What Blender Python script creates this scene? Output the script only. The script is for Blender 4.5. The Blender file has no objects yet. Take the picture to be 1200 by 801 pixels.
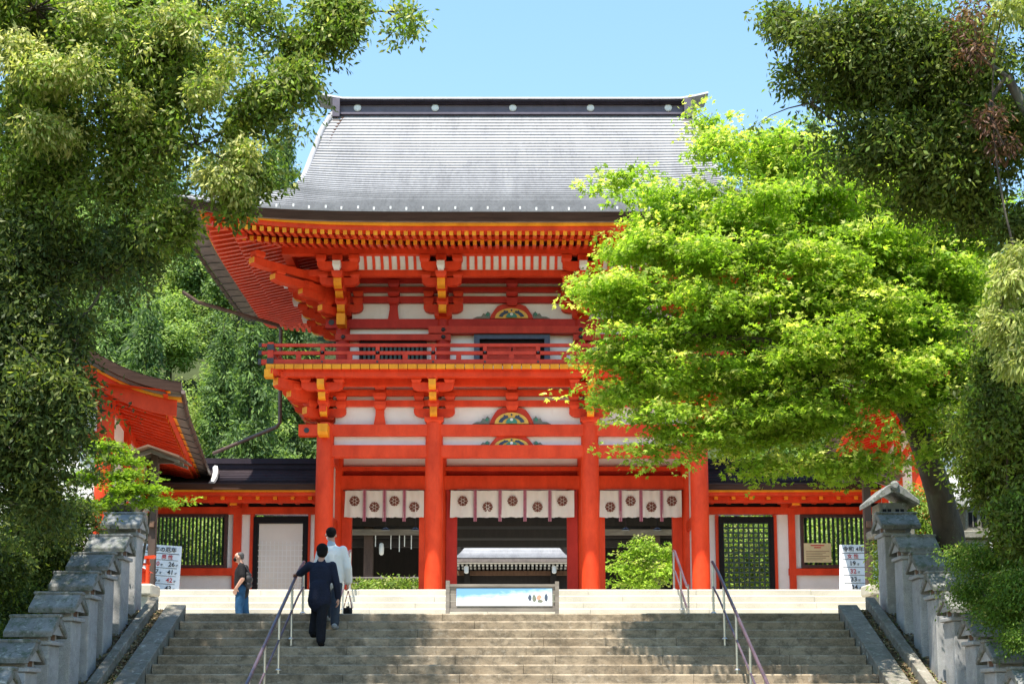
import bpy, bmesh, math, random
import numpy as np
from mathutils import Vector, Matrix

SC = bpy.context.scene
COL = SC.collection
R = math.radians
rnd = random.Random(7)
rng = np.random.default_rng(11)

# ------------------------------------------------------------------ camera, sky, sun, exposure
FPX, PITCH, HORIZON = 1580.0, R(8.0), 825.0          # focal length in photo pixels, tilt, eye-level line in the photo
PPY = HORIZON - FPX * math.tan(PITCH)
EYE = Vector((0, 0, 1.6))
cam_d = bpy.data.cameras.new('camera'); cam = bpy.data.objects.new('camera', cam_d); COL.objects.link(cam)
cam.location = EYE; cam.rotation_euler = (R(90) + PITCH, 0, 0)
cam_d.sensor_width = 36; cam_d.lens = FPX / 1200 * 36
cam_d.shift_y = (PPY - 400.5) / 1200
cam_d.clip_start = 0.1; cam_d.clip_end = 2000
SC.camera = cam

SUN_EL, SUN_AZ = R(69.2), R(-28)                        # azimuth: 0 = straight behind the camera, minus = from the left
sun_dir = Vector((math.sin(SUN_AZ) * math.cos(SUN_EL), -math.cos(SUN_AZ) * math.cos(SUN_EL), math.sin(SUN_EL)))
world = bpy.data.worlds.new('World'); SC.world = world; world.use_nodes = True
wn = world.node_tree.nodes; wn.clear()
sky = wn.new('ShaderNodeTexSky'); sky.sky_type = 'NISHITA'; sky.sun_disc = False
sky.sun_elevation = SUN_EL; sky.sun_rotation = math.atan2(sun_dir.x, sun_dir.y)
sky.air_density = 2.2; sky.dust_density = 0.0; sky.ozone_density = 9.0; sky.altitude = 0
bg = wn.new('ShaderNodeBackground'); bg.inputs['Strength'].default_value = 0.12
wo = wn.new('ShaderNodeOutputWorld')
world.node_tree.links.new(sky.outputs[0], bg.inputs[0]); world.node_tree.links.new(bg.outputs[0], wo.inputs[0])
sun_l = bpy.data.lights.new('sun', 'SUN'); sun_l.energy = 4.9; sun_l.angle = R(0.53); sun_l.color = (1.0, 0.94, 0.84)
sun_o = bpy.data.objects.new('sun', sun_l); COL.objects.link(sun_o)
sun_o.rotation_euler = (-sun_dir).to_track_quat('-Z', 'Y').to_euler()
SC.view_settings.view_transform = 'Standard'; SC.view_settings.look = 'None'
SC.view_settings.exposure = 1.15; SC.view_settings.gamma = 1.0; SC.view_settings.use_curve_mapping = False
SC.render.engine = 'CYCLES'
SC.cycles.max_bounces = 8; SC.cycles.diffuse_bounces = 4; SC.cycles.glossy_bounces = 3
SC.cycles.transmission_bounces = 6; SC.cycles.transparent_max_bounces = 8
SC.cycles.use_denoising = True; SC.cycles.sample_clamp_indirect = 6.0
SC.cycles.caustics_reflective = False; SC.cycles.caustics_refractive = False

# ------------------------------------------------------------------ surveying: what stands at a photo pixel at a known depth
def ray(px, py):
    return Vector((0, math.cos(PITCH), math.sin(PITCH))) + Vector((1, 0, 0)) * ((px - 600) / FPX) \
        + Vector((0, -math.sin(PITCH), math.cos(PITCH))) * ((PPY - py) / FPX)
def P(px, py, Y):
    d = ray(px, py); return EYE + d * (Y / d.y)
def Z(py, Y): return P(600, py, Y).z
def X(px, py, Y): return P(px, py, Y).x

# ------------------------------------------------------------------ helpers
WM = {}
def lin(r, g, b):
    f = lambda c: (c / 255 / 12.92) if c <= 10 else ((c / 255 + 0.055) / 1.055) ** 2.4
    return (f(r), f(g), f(b), 1)
def tag(o, label=None, cat=None, group=None, kind=None):
    if label: o['label'] = label
    if cat: o['category'] = cat
    if group: o['group'] = group
    if kind: o['kind'] = kind
    return o
def empty(name, loc, rz=0, parent=None):
    o = bpy.data.objects.new(name, None); COL.objects.link(o); o.empty_display_size = .2
    M = Matrix.Translation(Vector(loc)) @ Matrix.Rotation(rz, 4, 'Z')
    WM[o.name] = M
    if parent: o.parent = parent; o.matrix_parent_inverse = WM[parent.name].inverted()
    o.matrix_basis = M
    return o
def inst(mesh, name, parent=None, M=None):
    M = M or Matrix.Identity(4)
    o = bpy.data.objects.new(name, mesh); COL.objects.link(o)
    if parent is not None: o.parent = parent; o.matrix_parent_inverse = WM[parent.name].inverted()
    o.matrix_basis = M; WM[o.name] = M
    return o
def kids(o): return [c for c in COL.objects if c.parent == o]
def copy_tree(o, M, parent=None, kidmap=None):
    """copy a thing with its parts; M is the new basis of the root"""
    c = o.copy(); COL.objects.link(c)
    if parent is None: c.matrix_basis = M
    else: c.parent = parent
    for ch in (kidmap or CHILD).get(o.name, []): copy_tree(ch, None, c, kidmap)
    return c
CHILD = {}
def remember(o):
    for c in o.children: CHILD.setdefault(o.name, []).append(c); remember(c)

class MB:
    def __init__(s): s.v = []; s.f = []; s.m = []
    def add(s, vs, fs, mat=0):
        n = len(s.v); s.v += [tuple(v) for v in vs]
        for i, f in enumerate(fs):
            s.f.append(tuple(n + k for k in f)); s.m.append(mat[i] if isinstance(mat, (list, tuple)) else mat)
        return s
    def box(s, x0, x1, y0, y1, z0, z1, mat=0, front=None, bottom=None):
        v = [(x0,y0,z0),(x1,y0,z0),(x1,y1,z0),(x0,y1,z0),(x0,y0,z1),(x1,y0,z1),(x1,y1,z1),(x0,y1,z1)]
        f = [(0,3,2,1),(4,5,6,7),(0,1,5,4),(2,3,7,6),(1,2,6,5),(3,0,4,7)]
        m = [mat]*6
        if front is not None: m[2] = front
        if bottom is not None: m[0] = bottom
        return s.add(v, f, m)
    def extr(s, poly, axis, a, b, mat=0, cap=None):
        """poly: list of 2D points; axis: 0 extrudes along x (poly in y,z), 1 along y (poly in x,z), 2 along z (poly in x,y)"""
        n = len(poly)
        mk = {0: lambda p, t: (t, p[0], p[1]), 1: lambda p, t: (p[0], t, p[1]), 2: lambda p, t: (p[0], p[1], t)}[axis]
        v = [mk(p, a) for p in poly] + [mk(p, b) for p in poly]
        f = [tuple(range(n)), tuple(range(2*n-1, n-1, -1))] + [(i, i+n, (i+1) % n + n, (i+1) % n) for i in range(n)]
        return s.add(v, f, [cap if cap is not None else mat]*2 + [mat]*n)
    def tube(s, pts, rad, n=8, mat=0, cap=True):
        pts = [Vector(p) for p in pts]; k = len(pts)
        if not hasattr(rad, '__len__'): rad = [rad]*k
        base = len(s.v); up = None
        for i, p in enumerate(pts):
            d = (pts[min(i+1, k-1)] - pts[max(i-1, 0)])
            d = d.normalized() if d.length > 1e-9 else Vector((0, 0, 1))
            if up is None: up = d.orthogonal().normalized()
            else:
                up = up - d * up.dot(d)
                up = up.normalized() if up.length > 1e-6 else d.orthogonal().normalized()
            w = d.cross(up)
            for j in range(n):
                a = 2*math.pi*j/n
                s.v.append(tuple(p + (up*math.cos(a) + w*math.sin(a))*rad[i]))
        for i in range(k-1):
            for j in range(n):
                a = base + i*n + j; b = base + i*n + (j+1) % n
                s.f.append((a, b, b+n, a+n)); s.m.append(mat)
        if cap:
            s.f.append(tuple(base + j for j in range(n-1, -1, -1))); s.m.append(mat)
            s.f.append(tuple(base + (k-1)*n + j for j in range(n))); s.m.append(mat)
        return s
    def lathe(s, prof, c, n=16, mat=0, axis='Z'):
        base = len(s.v); c = Vector(c)
        for r, h in prof:
            for j in range(n):
                a = 2*math.pi*j/n; q = (r*math.cos(a), r*math.sin(a), h)
                if axis == 'Y': q = (q[0], q[2], q[1])
                if axis == 'X': q = (q[2], q[0], q[1])
                s.v.append(tuple(c + Vector(q)))
        k = len(prof)
        for i in range(k-1):
            for j in range(n):
                a = base+i*n+j; b = base+i*n+(j+1) % n
                s.f.append((a, b, b+n, a+n)); s.m.append(mat)
        s.f.append(tuple(base+j for j in range(n))); s.m.append(mat)
        s.f.append(tuple(base+(k-1)*n+j for j in range(n-1, -1, -1))); s.m.append(mat)
        return s
    def grid(s, P2, mat=0):
        """P2: 2D list of points"""
        h, w = len(P2), len(P2[0]); base = len(s.v)
        for row in P2: s.v += [tuple(p) for p in row]
        for i in range(h-1):
            for j in range(w-1):
                a = base+i*w+j; s.f.append((a, a+1, a+1+w, a+w)); s.m.append(mat)
        return s
    def mesh(s, name, mats, smooth=False, fix=True):
        me = bpy.data.meshes.new(name); me.from_pydata(s.v, [], s.f)
        for m in (mats if isinstance(mats, (list, tuple)) else [mats]): me.materials.append(m)
        me.polygons.foreach_set('material_index', s.m)
        if fix:
            bm = bmesh.new(); bm.from_mesh(me); bmesh.ops.recalc_face_normals(bm, faces=bm.faces); bm.to_mesh(me); bm.free()
        if smooth is True: me.polygons.foreach_set('use_smooth', [True]*len(me.polygons))
        elif smooth: me.shade_smooth_by_angle(smooth) if hasattr(me, 'shade_smooth_by_angle') else None
        me.update(); return me
    def build(s, name, mats, parent=None, smooth=False, bevel=0):
        me = s.mesh(name, mats, smooth)
        if bevel:
            bm = bmesh.new(); bm.from_mesh(me)
            es = [e for e in bm.edges if len(e.link_faces) == 2 and e.calc_face_angle(0) > 0.5]
            bmesh.ops.bevel(bm, geom=es, offset=bevel, segments=1, affect='EDGES', clamp_overlap=True)
            bm.to_mesh(me); bm.free()
        return inst(me, name, parent)

def bx(name, mats, parent, x0, x1, y0, y1, z0, z1, **k):
    return MB().box(min(x0,x1), max(x0,x1), min(y0,y1), max(y0,y1), min(z0,z1), max(z0,z1), **k).build(name, mats, parent)

# ------------------------------------------------------------------ materials (procedural)
def nodes_of(name):
    m = bpy.data.materials.new(name); m.use_nodes = True
    nt = m.node_tree; b = nt.nodes['Principled BSDF']; return m, nt, b
def link(nt, a, b): nt.links.new(a, b)
def mixc(nt, fac, a, b, mode='MIX'):
    n = nt.nodes.new('ShaderNodeMix'); n.data_type = 'RGBA'; n.blend_type = mode
    if isinstance(fac, (int, float)): n.inputs[0].default_value = fac
    else: link(nt, fac, n.inputs[0])
    for k, c in ((6, a), (7, b)):
        if isinstance(c, tuple): n.inputs[k].default_value = c
        else: link(nt, c, n.inputs[k])
    return n.outputs[2]
def noise(nt, scale, detail=4, rough=.55, vec=None, dist=0):
    n = nt.nodes.new('ShaderNodeTexNoise'); n.inputs['Scale'].default_value = scale
    n.inputs['Detail'].default_value = detail; n.inputs['Roughness'].default_value = rough; n.inputs['Distortion'].default_value = dist
    if vec is not None: link(nt, vec, n.inputs['Vector'])
    return n.outputs[0]
def ramp(nt, src, stops):
    n = nt.nodes.new('ShaderNodeValToRGB'); link(nt, src, n.inputs[0])
    e = n.color_ramp.elements
    while len(e) < len(stops): e.new(.5)
    for q, (p, c) in zip(e, stops): q.position = p; q.color = c if isinstance(c, tuple) else (c, c, c, 1)
    return n.outputs[0]
def coords(nt, scale=(1,1,1), kind='Object'):
    t = nt.nodes.new('ShaderNodeTexCoord'); mp = nt.nodes.new('ShaderNodeMapping')
    mp.inputs['Scale'].default_value = scale; link(nt, t.outputs[kind], mp.inputs[0]); return mp.outputs[0]
def geo_pos(nt, scale=(1,1,1)):
    t = nt.nodes.new('ShaderNodeNewGeometry'); mp = nt.nodes.new('ShaderNodeMapping')
    mp.inputs['Scale'].default_value = scale; link(nt, t.outputs['Position'], mp.inputs[0]); return mp.outputs[0]
def bump(nt, b, h, strength=.3, dist=.01):
    n = nt.nodes.new('ShaderNodeBump'); n.inputs['Strength'].default_value = strength; n.inputs['Distance'].default_value = dist
    link(nt, h, n.inputs['Height']); link(nt, n.outputs[0], b.inputs['Normal'])
def mat_simple(name, col, rough=.5, var=.12, scale=6, metal=0, bumpk=0, streak=(1,1,1), spec=.5):
    m, nt, b = nodes_of(name)
    p = geo_pos(nt, streak)
    n = noise(nt, scale, 5, .6, p)
    dark = tuple(c*(1-var) for c in col[:3]) + (1,); lite = tuple(min(1, c*(1+var)) for c in col[:3]) + (1,)
    link(nt, ramp(nt, n, [(.3, dark), (.7, lite)]), b.inputs['Base Color'])
    b.inputs['Roughness'].default_value = rough; b.inputs['Metallic'].default_value = metal
    b.inputs['Specular IOR Level'].default_value = spec
    if bumpk: bump(nt, b, noise(nt, scale*6, 4, .6, p), bumpk)
    return m
M = {}
def paint(name, c, rough=.5, worn=.15):
    m, nt, b = nodes_of(name); p = geo_pos(nt, (1,1,.5))
    n1 = noise(nt, 2.2, 6, .65, p); n2 = noise(nt, 28, 3, .6, p)
    dk = (c[0]*(1-1.6*worn), c[1]*(1-2*worn), c[2]*(1-2*worn), 1); lt = (min(1, c[0]*(1+.8*worn)), c[1]*(1+2*worn), c[2]*(1+3*worn), 1)
    a = ramp(nt, n1, [(.3, dk), (.68, lt)])
    a = mixc(nt, ramp(nt, n2, [(.64, 0.), (.8, .35)]), a, (c[0]*.6, c[1]*.7, c[2]*.8, 1))
    n3 = noise(nt, 5, 6, .7, geo_pos(nt, (2.2, 2.2, .22)))
    a = mixc(nt, ramp(nt, n3, [(.55, 0.), (.75, .32)]), a, (c[0]*.55, c[1]*.6, c[2]*.7, 1))
    a = mixc(nt, ramp(nt, noise(nt, 3.3, 6, .75, geo_pos(nt, (1, 1, .6))), [(.60, 0.), (.80, .22)]), a, (min(1, c[0]*1.1+.05), c[1]*1.8+.05, c[2]*2+.05, 1))
    link(nt, a, b.inputs['Base Color']); b.inputs['Roughness'].default_value = rough
    b.inputs['Specular IOR Level'].default_value = .2
    bump(nt, b, n2, .08, .004); M[name] = m
paint('vermilion', (.72, .056, .014))
paint('vermilion_satin', (.72, .060, .018), .34, .12); M['vermilion_satin'].node_tree.nodes['Principled BSDF'].inputs['Specular IOR Level'].default_value = .6
paint('soffit_shade_red', (.24, .016, .010))  # red deepened to paint in the shade of the gaps between rafters
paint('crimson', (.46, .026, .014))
paint('coral', (.62, .10, .075))
paint('yellow', (.86, .30, .015))
paint('rail_red', (.55, .045, .02))
paint('white_paint', (.72, .71, .66), .6, .04)
def plaster():
    m, nt, b = nodes_of('plaster'); p = geo_pos(nt)
    n = noise(nt, 1.4, 6, .6, p); n2 = noise(nt, 9, 5, .6, geo_pos(nt, (1,1,.25)))
    a = ramp(nt, n, [(.3, (.74,.71,.66,1)), (.7, (.86,.84,.80,1))])
    a = mixc(nt, ramp(nt, n2, [(.58, 0.), (.8, .25)]), a, (.5,.46,.4,1))
    link(nt, a, b.inputs['Base Color']); b.inputs['Roughness'].default_value = .8; bump(nt, b, n2, .1); M['plaster'] = m
plaster()
def stone(name, base, speck=.5, lichen=.3, scale=1.0, moss=0., dirt=.4):
    m, nt, b = nodes_of(name); p = geo_pos(nt)
    n1 = noise(nt, 1.3*scale, 6, .65, p); n2 = noise(nt, 120*scale, 2, .5, p); n3 = noise(nt, 6*scale, 6, .7, p, .6)
    c = base
    a = ramp(nt, n1, [(.25, (c[0]*(1-dirt), c[1]*(1-dirt), c[2]*(1-dirt*1.05), 1)), (.7, (c[0]*1.12, c[1]*1.12, c[2]*1.12, 1))])
    a = mixc(nt, speck, a, ramp(nt, n2, [(.35, (.25,.25,.26,1)), (.62, (1.0,1.0,1.0,1))]), 'MULTIPLY')
    a = mixc(nt, ramp(nt, n3, [(.55, 0.), (.68, lichen)]), a, (.62,.62,.55,1))
    n4 = noise(nt, 3*scale, 6, .7, p, .4)
    a = mixc(nt, ramp(nt, n4, [(.52, 0.), (.66, lichen*.8)]), a, (c[0]*.35, c[1]*.36, c[2]*.33, 1))
    if moss:
        n5 = noise(nt, 4.5*scale, 6, .7, geo_pos(nt), .3)
        a = mixc(nt, ramp(nt, n5, [(.48, 0.), (.62, moss)]), a, (.055,.08,.035,1))
    link(nt, a, b.inputs['Base Color']); b.inputs['Roughness'].default_value = .85; b.inputs['Specular IOR Level'].default_value = .25
    bump(nt, b, mixc(nt, .4, n2, n3), .35, .006); M[name] = m
def step_mat():
    m, nt, b = nodes_of('step_stone'); p = geo_pos(nt)
    n1 = noise(nt, .9, 6, .7, p); n2 = noise(nt, 90, 2, .5, p); n3 = noise(nt, 3.6, 8, .8, geo_pos(nt, (1, 1, 1.6)), .3); n4 = noise(nt, 11, 6, .75, p)
    a = ramp(nt, n1, [(.28, (.25,.19,.125,1)), (.72, (.47,.385,.28,1))])
    a = mixc(nt, .35, a, ramp(nt, n2, [(.35, (.4,.4,.4,1)), (.62, (1.,1.,1.,1))]), 'MULTIPLY')
    a = mixc(nt, ramp(nt, n3, [(.44, 0.), (.62, .8)]), a, (.095,.08,.058,1))
    a = mixc(nt, ramp(nt, n4, [(.56, 0.), (.70, .6)]), a, (.48,.44,.37,1))
    link(nt, a, b.inputs['Base Color']); b.inputs['Roughness'].default_value = .9; b.inputs['Specular IOR Level'].default_value = .2
    bump(nt, b, mixc(nt, .5, n2, n4), .4, .006); M['step_stone'] = m
stone('granite', (.47,.465,.46), .5, .4, 1.3, .12, .3)
stone('roof_stone', (.27,.27,.26), .4, .5, 1.8, .7, .4)
step_mat()
stone('kerb_stone', (.27,.245,.205), .4, .5, 1.4, .35, .45)
stone('pale_stone', (.56,.52,.43), .25, .2, .8, 0., .2)
def bark(name, c, sc=1.0):
    m, nt, b = nodes_of(name); n = noise(nt, 7*sc, 6, .7, geo_pos(nt, (1,1,.3)), .4); n2 = noise(nt, 2.2, 4, .6, geo_pos(nt))
    a = ramp(nt, n, [(.3, (c[0]*.45,c[1]*.45,c[2]*.45,1)), (.7, c)])
    a = mixc(nt, ramp(nt, n2, [(.5, 0.), (.7, .5)]), a, (.16,.18,.12,1))
    link(nt, a, b.inputs['Base Color']); b.inputs['Roughness'].default_value = .9; bump(nt, b, n, .8, .03); M[name] = m
bark('bark', (.10,.075,.055,1)); bark('bark_pale', (.2,.17,.13,1))
def roof_mat(name, c, c2, sx=.7):
    m, nt, b = nodes_of(name)
    n = noise(nt, 1.0, 6, .7, geo_pos(nt, (3.0, .35, .35))); n2 = noise(nt, 14, 4, .6, geo_pos(nt, (1, .4, .4))); n3 = noise(nt, .5, 3, .5, geo_pos(nt))
    a = ramp(nt, n, [(.3, c), (.7, c2)])
    a = mixc(nt, ramp(nt, n2, [(.45, 0.), (.75, .5)]), a, tuple(x*.55 for x in c[:3]) + (1,))
    a = mixc(nt, ramp(nt, n3, [(.45, 0.), (.7, .45)]), a, tuple(x*1.15 for x in c2[:3]) + (1,))
    link(nt, a, b.inputs['Base Color']); b.inputs['Roughness'].default_value = .65
    b.inputs['Specular IOR Level'].default_value = .2
    bump(nt, b, n2, .2, .01); M[name] = m
roof_mat('copper_roof', (.265,.262,.272,1), (.375,.372,.382,1))
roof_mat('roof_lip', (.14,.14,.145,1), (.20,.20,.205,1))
roof_mat('dark_roof', (.030,.022,.026,1), (.055,.040,.045,1))
M['eave_brown'] = mat_simple('eave_brown', (.060,.033,.024), .8, .3, 5, streak=(.3,2,4), spec=.1)
M['eave_under'] = mat_simple('eave_under', (.19,.155,.135), .7, .25, 4, spec=.2)
M['ridge_dark'] = mat_simple('ridge_dark', (.028,.020,.028), .6, .25, 4, spec=.2)
M['ridge_mid'] = mat_simple('ridge_mid', (.11,.09,.115), .45, .2, 4)
M['black_metal'] = mat_simple('black_metal', (.03,.028,.03), .45, .2, 8)
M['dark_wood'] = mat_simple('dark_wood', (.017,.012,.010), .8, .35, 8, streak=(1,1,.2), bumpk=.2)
M['grey_wood'] = mat_simple('grey_wood', (.19,.165,.14), .8, .35, 8, streak=(.2,1,1), bumpk=.3)
M['brown_wood'] = mat_simple('brown_wood', (.16,.085,.05), .75, .3, 8, streak=(1,1,.2), bumpk=.2)
M['post_wood'] = mat_simple('post_wood', (.075,.045,.033), .75, .3, 8, streak=(1,1,.2), bumpk=.2)
M['window_green'] = mat_simple('window_green', (.018,.045,.03), .45, .2, 8)
M['window_brown'] = mat_simple('window_brown', (.05,.018,.014), .45, .2, 8)
M['lacquer_black'] = mat_simple('lacquer_black', (.010,.009,.010), .6, .2, 8, spec=.15)
M['slate_blue'] = mat_simple('slate_blue', (.055,.075,.12), .5, .2, 8)
M['steel'] = mat_simple('steel', (.55,.54,.52), .3, .08, 5, metal=1)
M['copper_pipe'] = mat_simple('copper_pipe', (.085,.05,.035), .5, .25, 6)
M['soil'] = mat_simple('soil', (.085,.065,.042), .95, .5, 5, bumpk=.8, spec=.1)
M['gravel'] = mat_simple('gravel', (.56,.53,.46), .95, .15, 9, bumpk=.5, spec=.1)
M['ground'] = mat_simple('ground', (.16,.14,.10), .95, .4, 1.2, bumpk=.6, spec=.1)
M['forest_floor'] = mat_simple('forest_floor', (.05,.065,.028), .95, .5, .3, bumpk=.6, spec=.1)
M['cloth_white'] = mat_simple('cloth_white', (.74,.69,.62), .9, .05, 2, spec=.1)
M['crest_brown'] = mat_simple('crest_brown', (.16,.05,.03), .8, .1, 9)
M['ribbon'] = mat_simple('ribbon', (.30,.05,.085), .75, .2, 12)
M['ribbon_edge'] = mat_simple('ribbon_edge', (.42,.20,.24), .75, .2, 12)
M['board_white'] = mat_simple('board_white', (.74,.75,.78), .7, .04, 3)
M['ink'] = mat_simple('ink', (.03,.03,.035), .8, .1, 9)
M['ink_red'] = mat_simple('ink_red', (.5,.04,.05), .8, .1, 9)
M['paper_yellow'] = mat_simple('paper_yellow', (.60,.52,.30), .8, .08, 4)
M['carve_yellow'] = mat_simple('carve_yellow', (.72,.42,.06), .5, .15, 20)
M['carve_green'] = mat_simple('carve_green', (.04,.22,.15), .5, .2, 20)
M['carve_blue'] = mat_simple('carve_blue', (.03,.05,.09), .5, .2, 20)
M['carve_grey'] = mat_simple('carve_grey', (.16,.17,.13), .5, .3, 30)
M['shirt_black'] = mat_simple('shirt_black', (.012,.011,.012), .85, .3, 5, spec=.2, bumpk=.9)
M['suit_navy'] = mat_simple('suit_navy', (.010,.013,.030), .8, .25, 5, spec=.25, bumpk=.9)
M['trousers_black'] = mat_simple('trousers_black', (.010,.010,.014), .85, .2, 15, spec=.2)
M['trousers_grey'] = mat_simple('trousers_grey', (.045,.055,.075), .85, .2, 15, spec=.2)
M['robe_white'] = mat_simple('robe_white', (.78,.77,.74), .85, .05, 4, spec=.2, bumpk=.9)
M['collar_blue'] = mat_simple('collar_blue', (.35,.42,.50), .85, .06, 8)
M['jeans'] = mat_simple('jeans', (.018,.062,.135), .9, .4, 5, spec=.15, bumpk=.9)
M['skin'] = mat_simple('skin', (.50,.27,.19), .55, .08, 20)
M['hair_black'] = mat_simple('hair_black', (.009,.008,.008), .85, .3, 60, spec=.12, bumpk=.6)
M['hair_grey'] = mat_simple('hair_grey', (.045,.042,.04), .7, .3, 60)
M['bag_black'] = mat_simple('bag_black', (.014,.013,.016), .75, .2, 12)
M['shoe_grey'] = mat_simple('shoe_grey', (.30,.30,.30), .7, .1, 12)
M['rail_plastic'] = mat_simple('rail_plastic', (.085,.055,.065), .3, .4, 3)
M['lamp_paper'] = mat_simple('lamp_paper', (.75,.74,.70), .7, .05, 6)
def leaf_mat(name, trans=.4, rough=.5, tint=(1,1,1)):
    m, nt, b = nodes_of(name)
    at = nt.nodes.new('ShaderNodeAttribute'); at.attribute_name = 'leafcol'
    link(nt, at.outputs['Color'], b.inputs['Base Color']); b.inputs['Roughness'].default_value = rough
    b.inputs['Specular IOR Level'].default_value = .22
    tr = nt.nodes.new('ShaderNodeBsdfTranslucent')
    tc = mixc(nt, 1.0, at.outputs['Color'], (1.35*tint[0], 1.45*tint[1], .7*tint[2], 1), 'MULTIPLY'); link(nt, tc, tr.inputs['Color'])
    ms = nt.nodes.new('ShaderNodeMixShader'); ms.inputs[0].default_value = trans
    link(nt, b.outputs[0], ms.inputs[1]); link(nt, tr.outputs[0], ms.inputs[2])
    link(nt, ms.outputs[0], nt.nodes['Material Output'].inputs[0]); M[name] = m
leaf_mat('leaf', .42, .5); leaf_mat('leaf_maple', .55, .55); leaf_mat('leaf_far', .4, .6); leaf_mat('litter', .05, .9)
# ------------------------------------------------------------------ levels of the place
YC = 22.8                                   # front edge of the top step of the long flight
ZC = Z(718, YC)
TREAD, RISE = .33, .1525
YP = 28.5                                   # front edge of the gate platform
ZP = Z(690, YP)
ZF = ZC - .06                               # forecourt between the two flights
SLOPE = RISE / TREAD
NSTEP = int(ZC / RISE)
Y0 = YC - ZC / SLOPE                        # foot of the long flight
def slope_z(y): return max(0.0, min(ZC, ZC - (YC - y) * SLOPE))
def smooth(t): t = max(0, min(1, t)); return t*t*(3-2*t)
def hill_h(x, y):
    h = 0.0
    if y > 60:
        t = y - 60
        h = 0.80 * t * smooth(t/18) + 1.8*math.sin(x*.07+1)*smooth(t/30) + 1.5*math.sin(y*.11+x*.05)*smooth(t/30)
        crest = 54 + 4*math.sin(x*.05+2.2) - .0012*(x+8)**2 if x < 0 else 36 - .15*x + 3*math.sin(x*.06)
        crest = max(12, crest)
        h = crest*(1-math.exp(-h/crest*1.15)) * (smooth((abs(x)-9)/7) if y < 88 else 1)
    return h
def terrain(x, y):
    z = slope_z(y)
    ax = abs(x)
    if y > YC: z = ZF
    if y > YP: z = ZP - .08
    if ax < 5.7 and y <= YC + .3: z -= .45*smooth((5.7-ax)/.3) if z > .4 else 0.0
    if ax < 7.9 and YC + .4 < y < YP: z = ZF - .05
    if ax > 7.2 and y < YP+2: z += min(1.1, (ax-7.2)*.22)
    if y > 20 and ax > 16: z += (ax-16)*.12
    return z + hill_h(x, y)
def make_ground():
    xs = sorted(set([-600,-300,-160,-120,-90,-70] + [q*4.0 for q in range(-14, 15)] + [-16,-13,-11,-9.5,-8.2,-7.9,-7.2,-6.8,-6.4,-6.1,-5.75,-5.7,-5.4,-5,0,5,5.4,5.7,5.75,6.1,6.4,6.8,7.2,7.9,8.2,9.5,11,13,16] + [70,90,120,160,300,600]))
    ys = sorted(set([-300,-100,-40,-10,0,8,12,14] + [Y0-.2, Y0, YC-.01, YC+.05, YC+.35, YC+.45, YP-.05, YP+.05] + [Y0 + (YC-Y0)*k/12 for k in range(13)] + [24,26,27,30,33,40,48,55] + [60+k*4 for k in range(24)] + [170,220,320,600]))
    m = MB(); m.grid([[(x, y, terrain(x, y)) for x in xs] for y in ys])
    o = m.build('ground', M['ground'], smooth=True); o.data.materials.append(M['forest_floor'])
    for p in o.data.polygons:
        if p.center.y > 58 or abs(p.center.x) > 7.4: p.material_index = 1
    tag(o, kind='structure')
make_ground()

SHW = 5.53                                   # half width of the long flight
def slab_mesh(x0, x1, yf, depth, ztop, h, dz):
    c = .02
    poly = [(yf, ztop-h), (yf, ztop-c+dz), (yf+c, ztop+dz), (yf+depth, ztop+dz), (yf+depth, ztop-h)]
    return MB().extr(poly, 0, x0, x1)
def flight(name, hw, yfront, ztop, n, tread, rise, mat, label, lmin, lmax):
    root = empty(name, (0, yfront, ztop - n*rise)); tag(root, kind='structure'); 
    for k in range(n):
        x = -hw; yf = yfront - k*tread; zt = ztop - k*rise
        while x < hw - .01:
            L = rnd.uniform(lmin, lmax)
            if hw - (x+L) < lmin*.7: L = hw - x
            dy = rnd.uniform(-.006, .006); dz = rnd.uniform(-.004, .003)
            slab_mesh(x+.003, x+L-.003, yf+dy, tread+.1, zt, rise-.002, dz).build('stone_slab', M[mat], root)
            x += L
    return root
flight('stone_steps', SHW, YC, ZC, NSTEP, TREAD, RISE, 'step_stone', '', 1.3, 2.3)
N2 = 6
flight('upper_steps', 7.65, YP, ZP, N2, .32, (ZP-ZF)/N2, 'pale_stone', '', 1.6, 2.6)
# forecourt, platform of the gate, court behind it
def paving(name, x0, x1, y0, y1, z, mat, t=.5):
    o = bx(name, M[mat], None, x0, x1, y0, y1, z-t, z); tag(o, kind='structure'); return o
paving('forecourt', -7.65, 7.65, YC+.42, YP-.32*N2+.2, ZF, 'gravel', .3)
paving('gate_platform', -26, 26, YP+.42, 46, ZP, 'pale_stone')
paving('side_terrace', -26, -7.66, YP-.02, YP+.415, ZP-.003, 'pale_stone')
paving('side_terrace', 7.66, 26, YP-.02, YP+.415, ZP-.003, 'pale_stone')
paving('rear_court', -16, 16, 46.01, 82, ZP-.05, 'gravel')
paving('front_path', -7, 7, -8, Y0+.1, .01, 'kerb_stone', .008)

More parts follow.
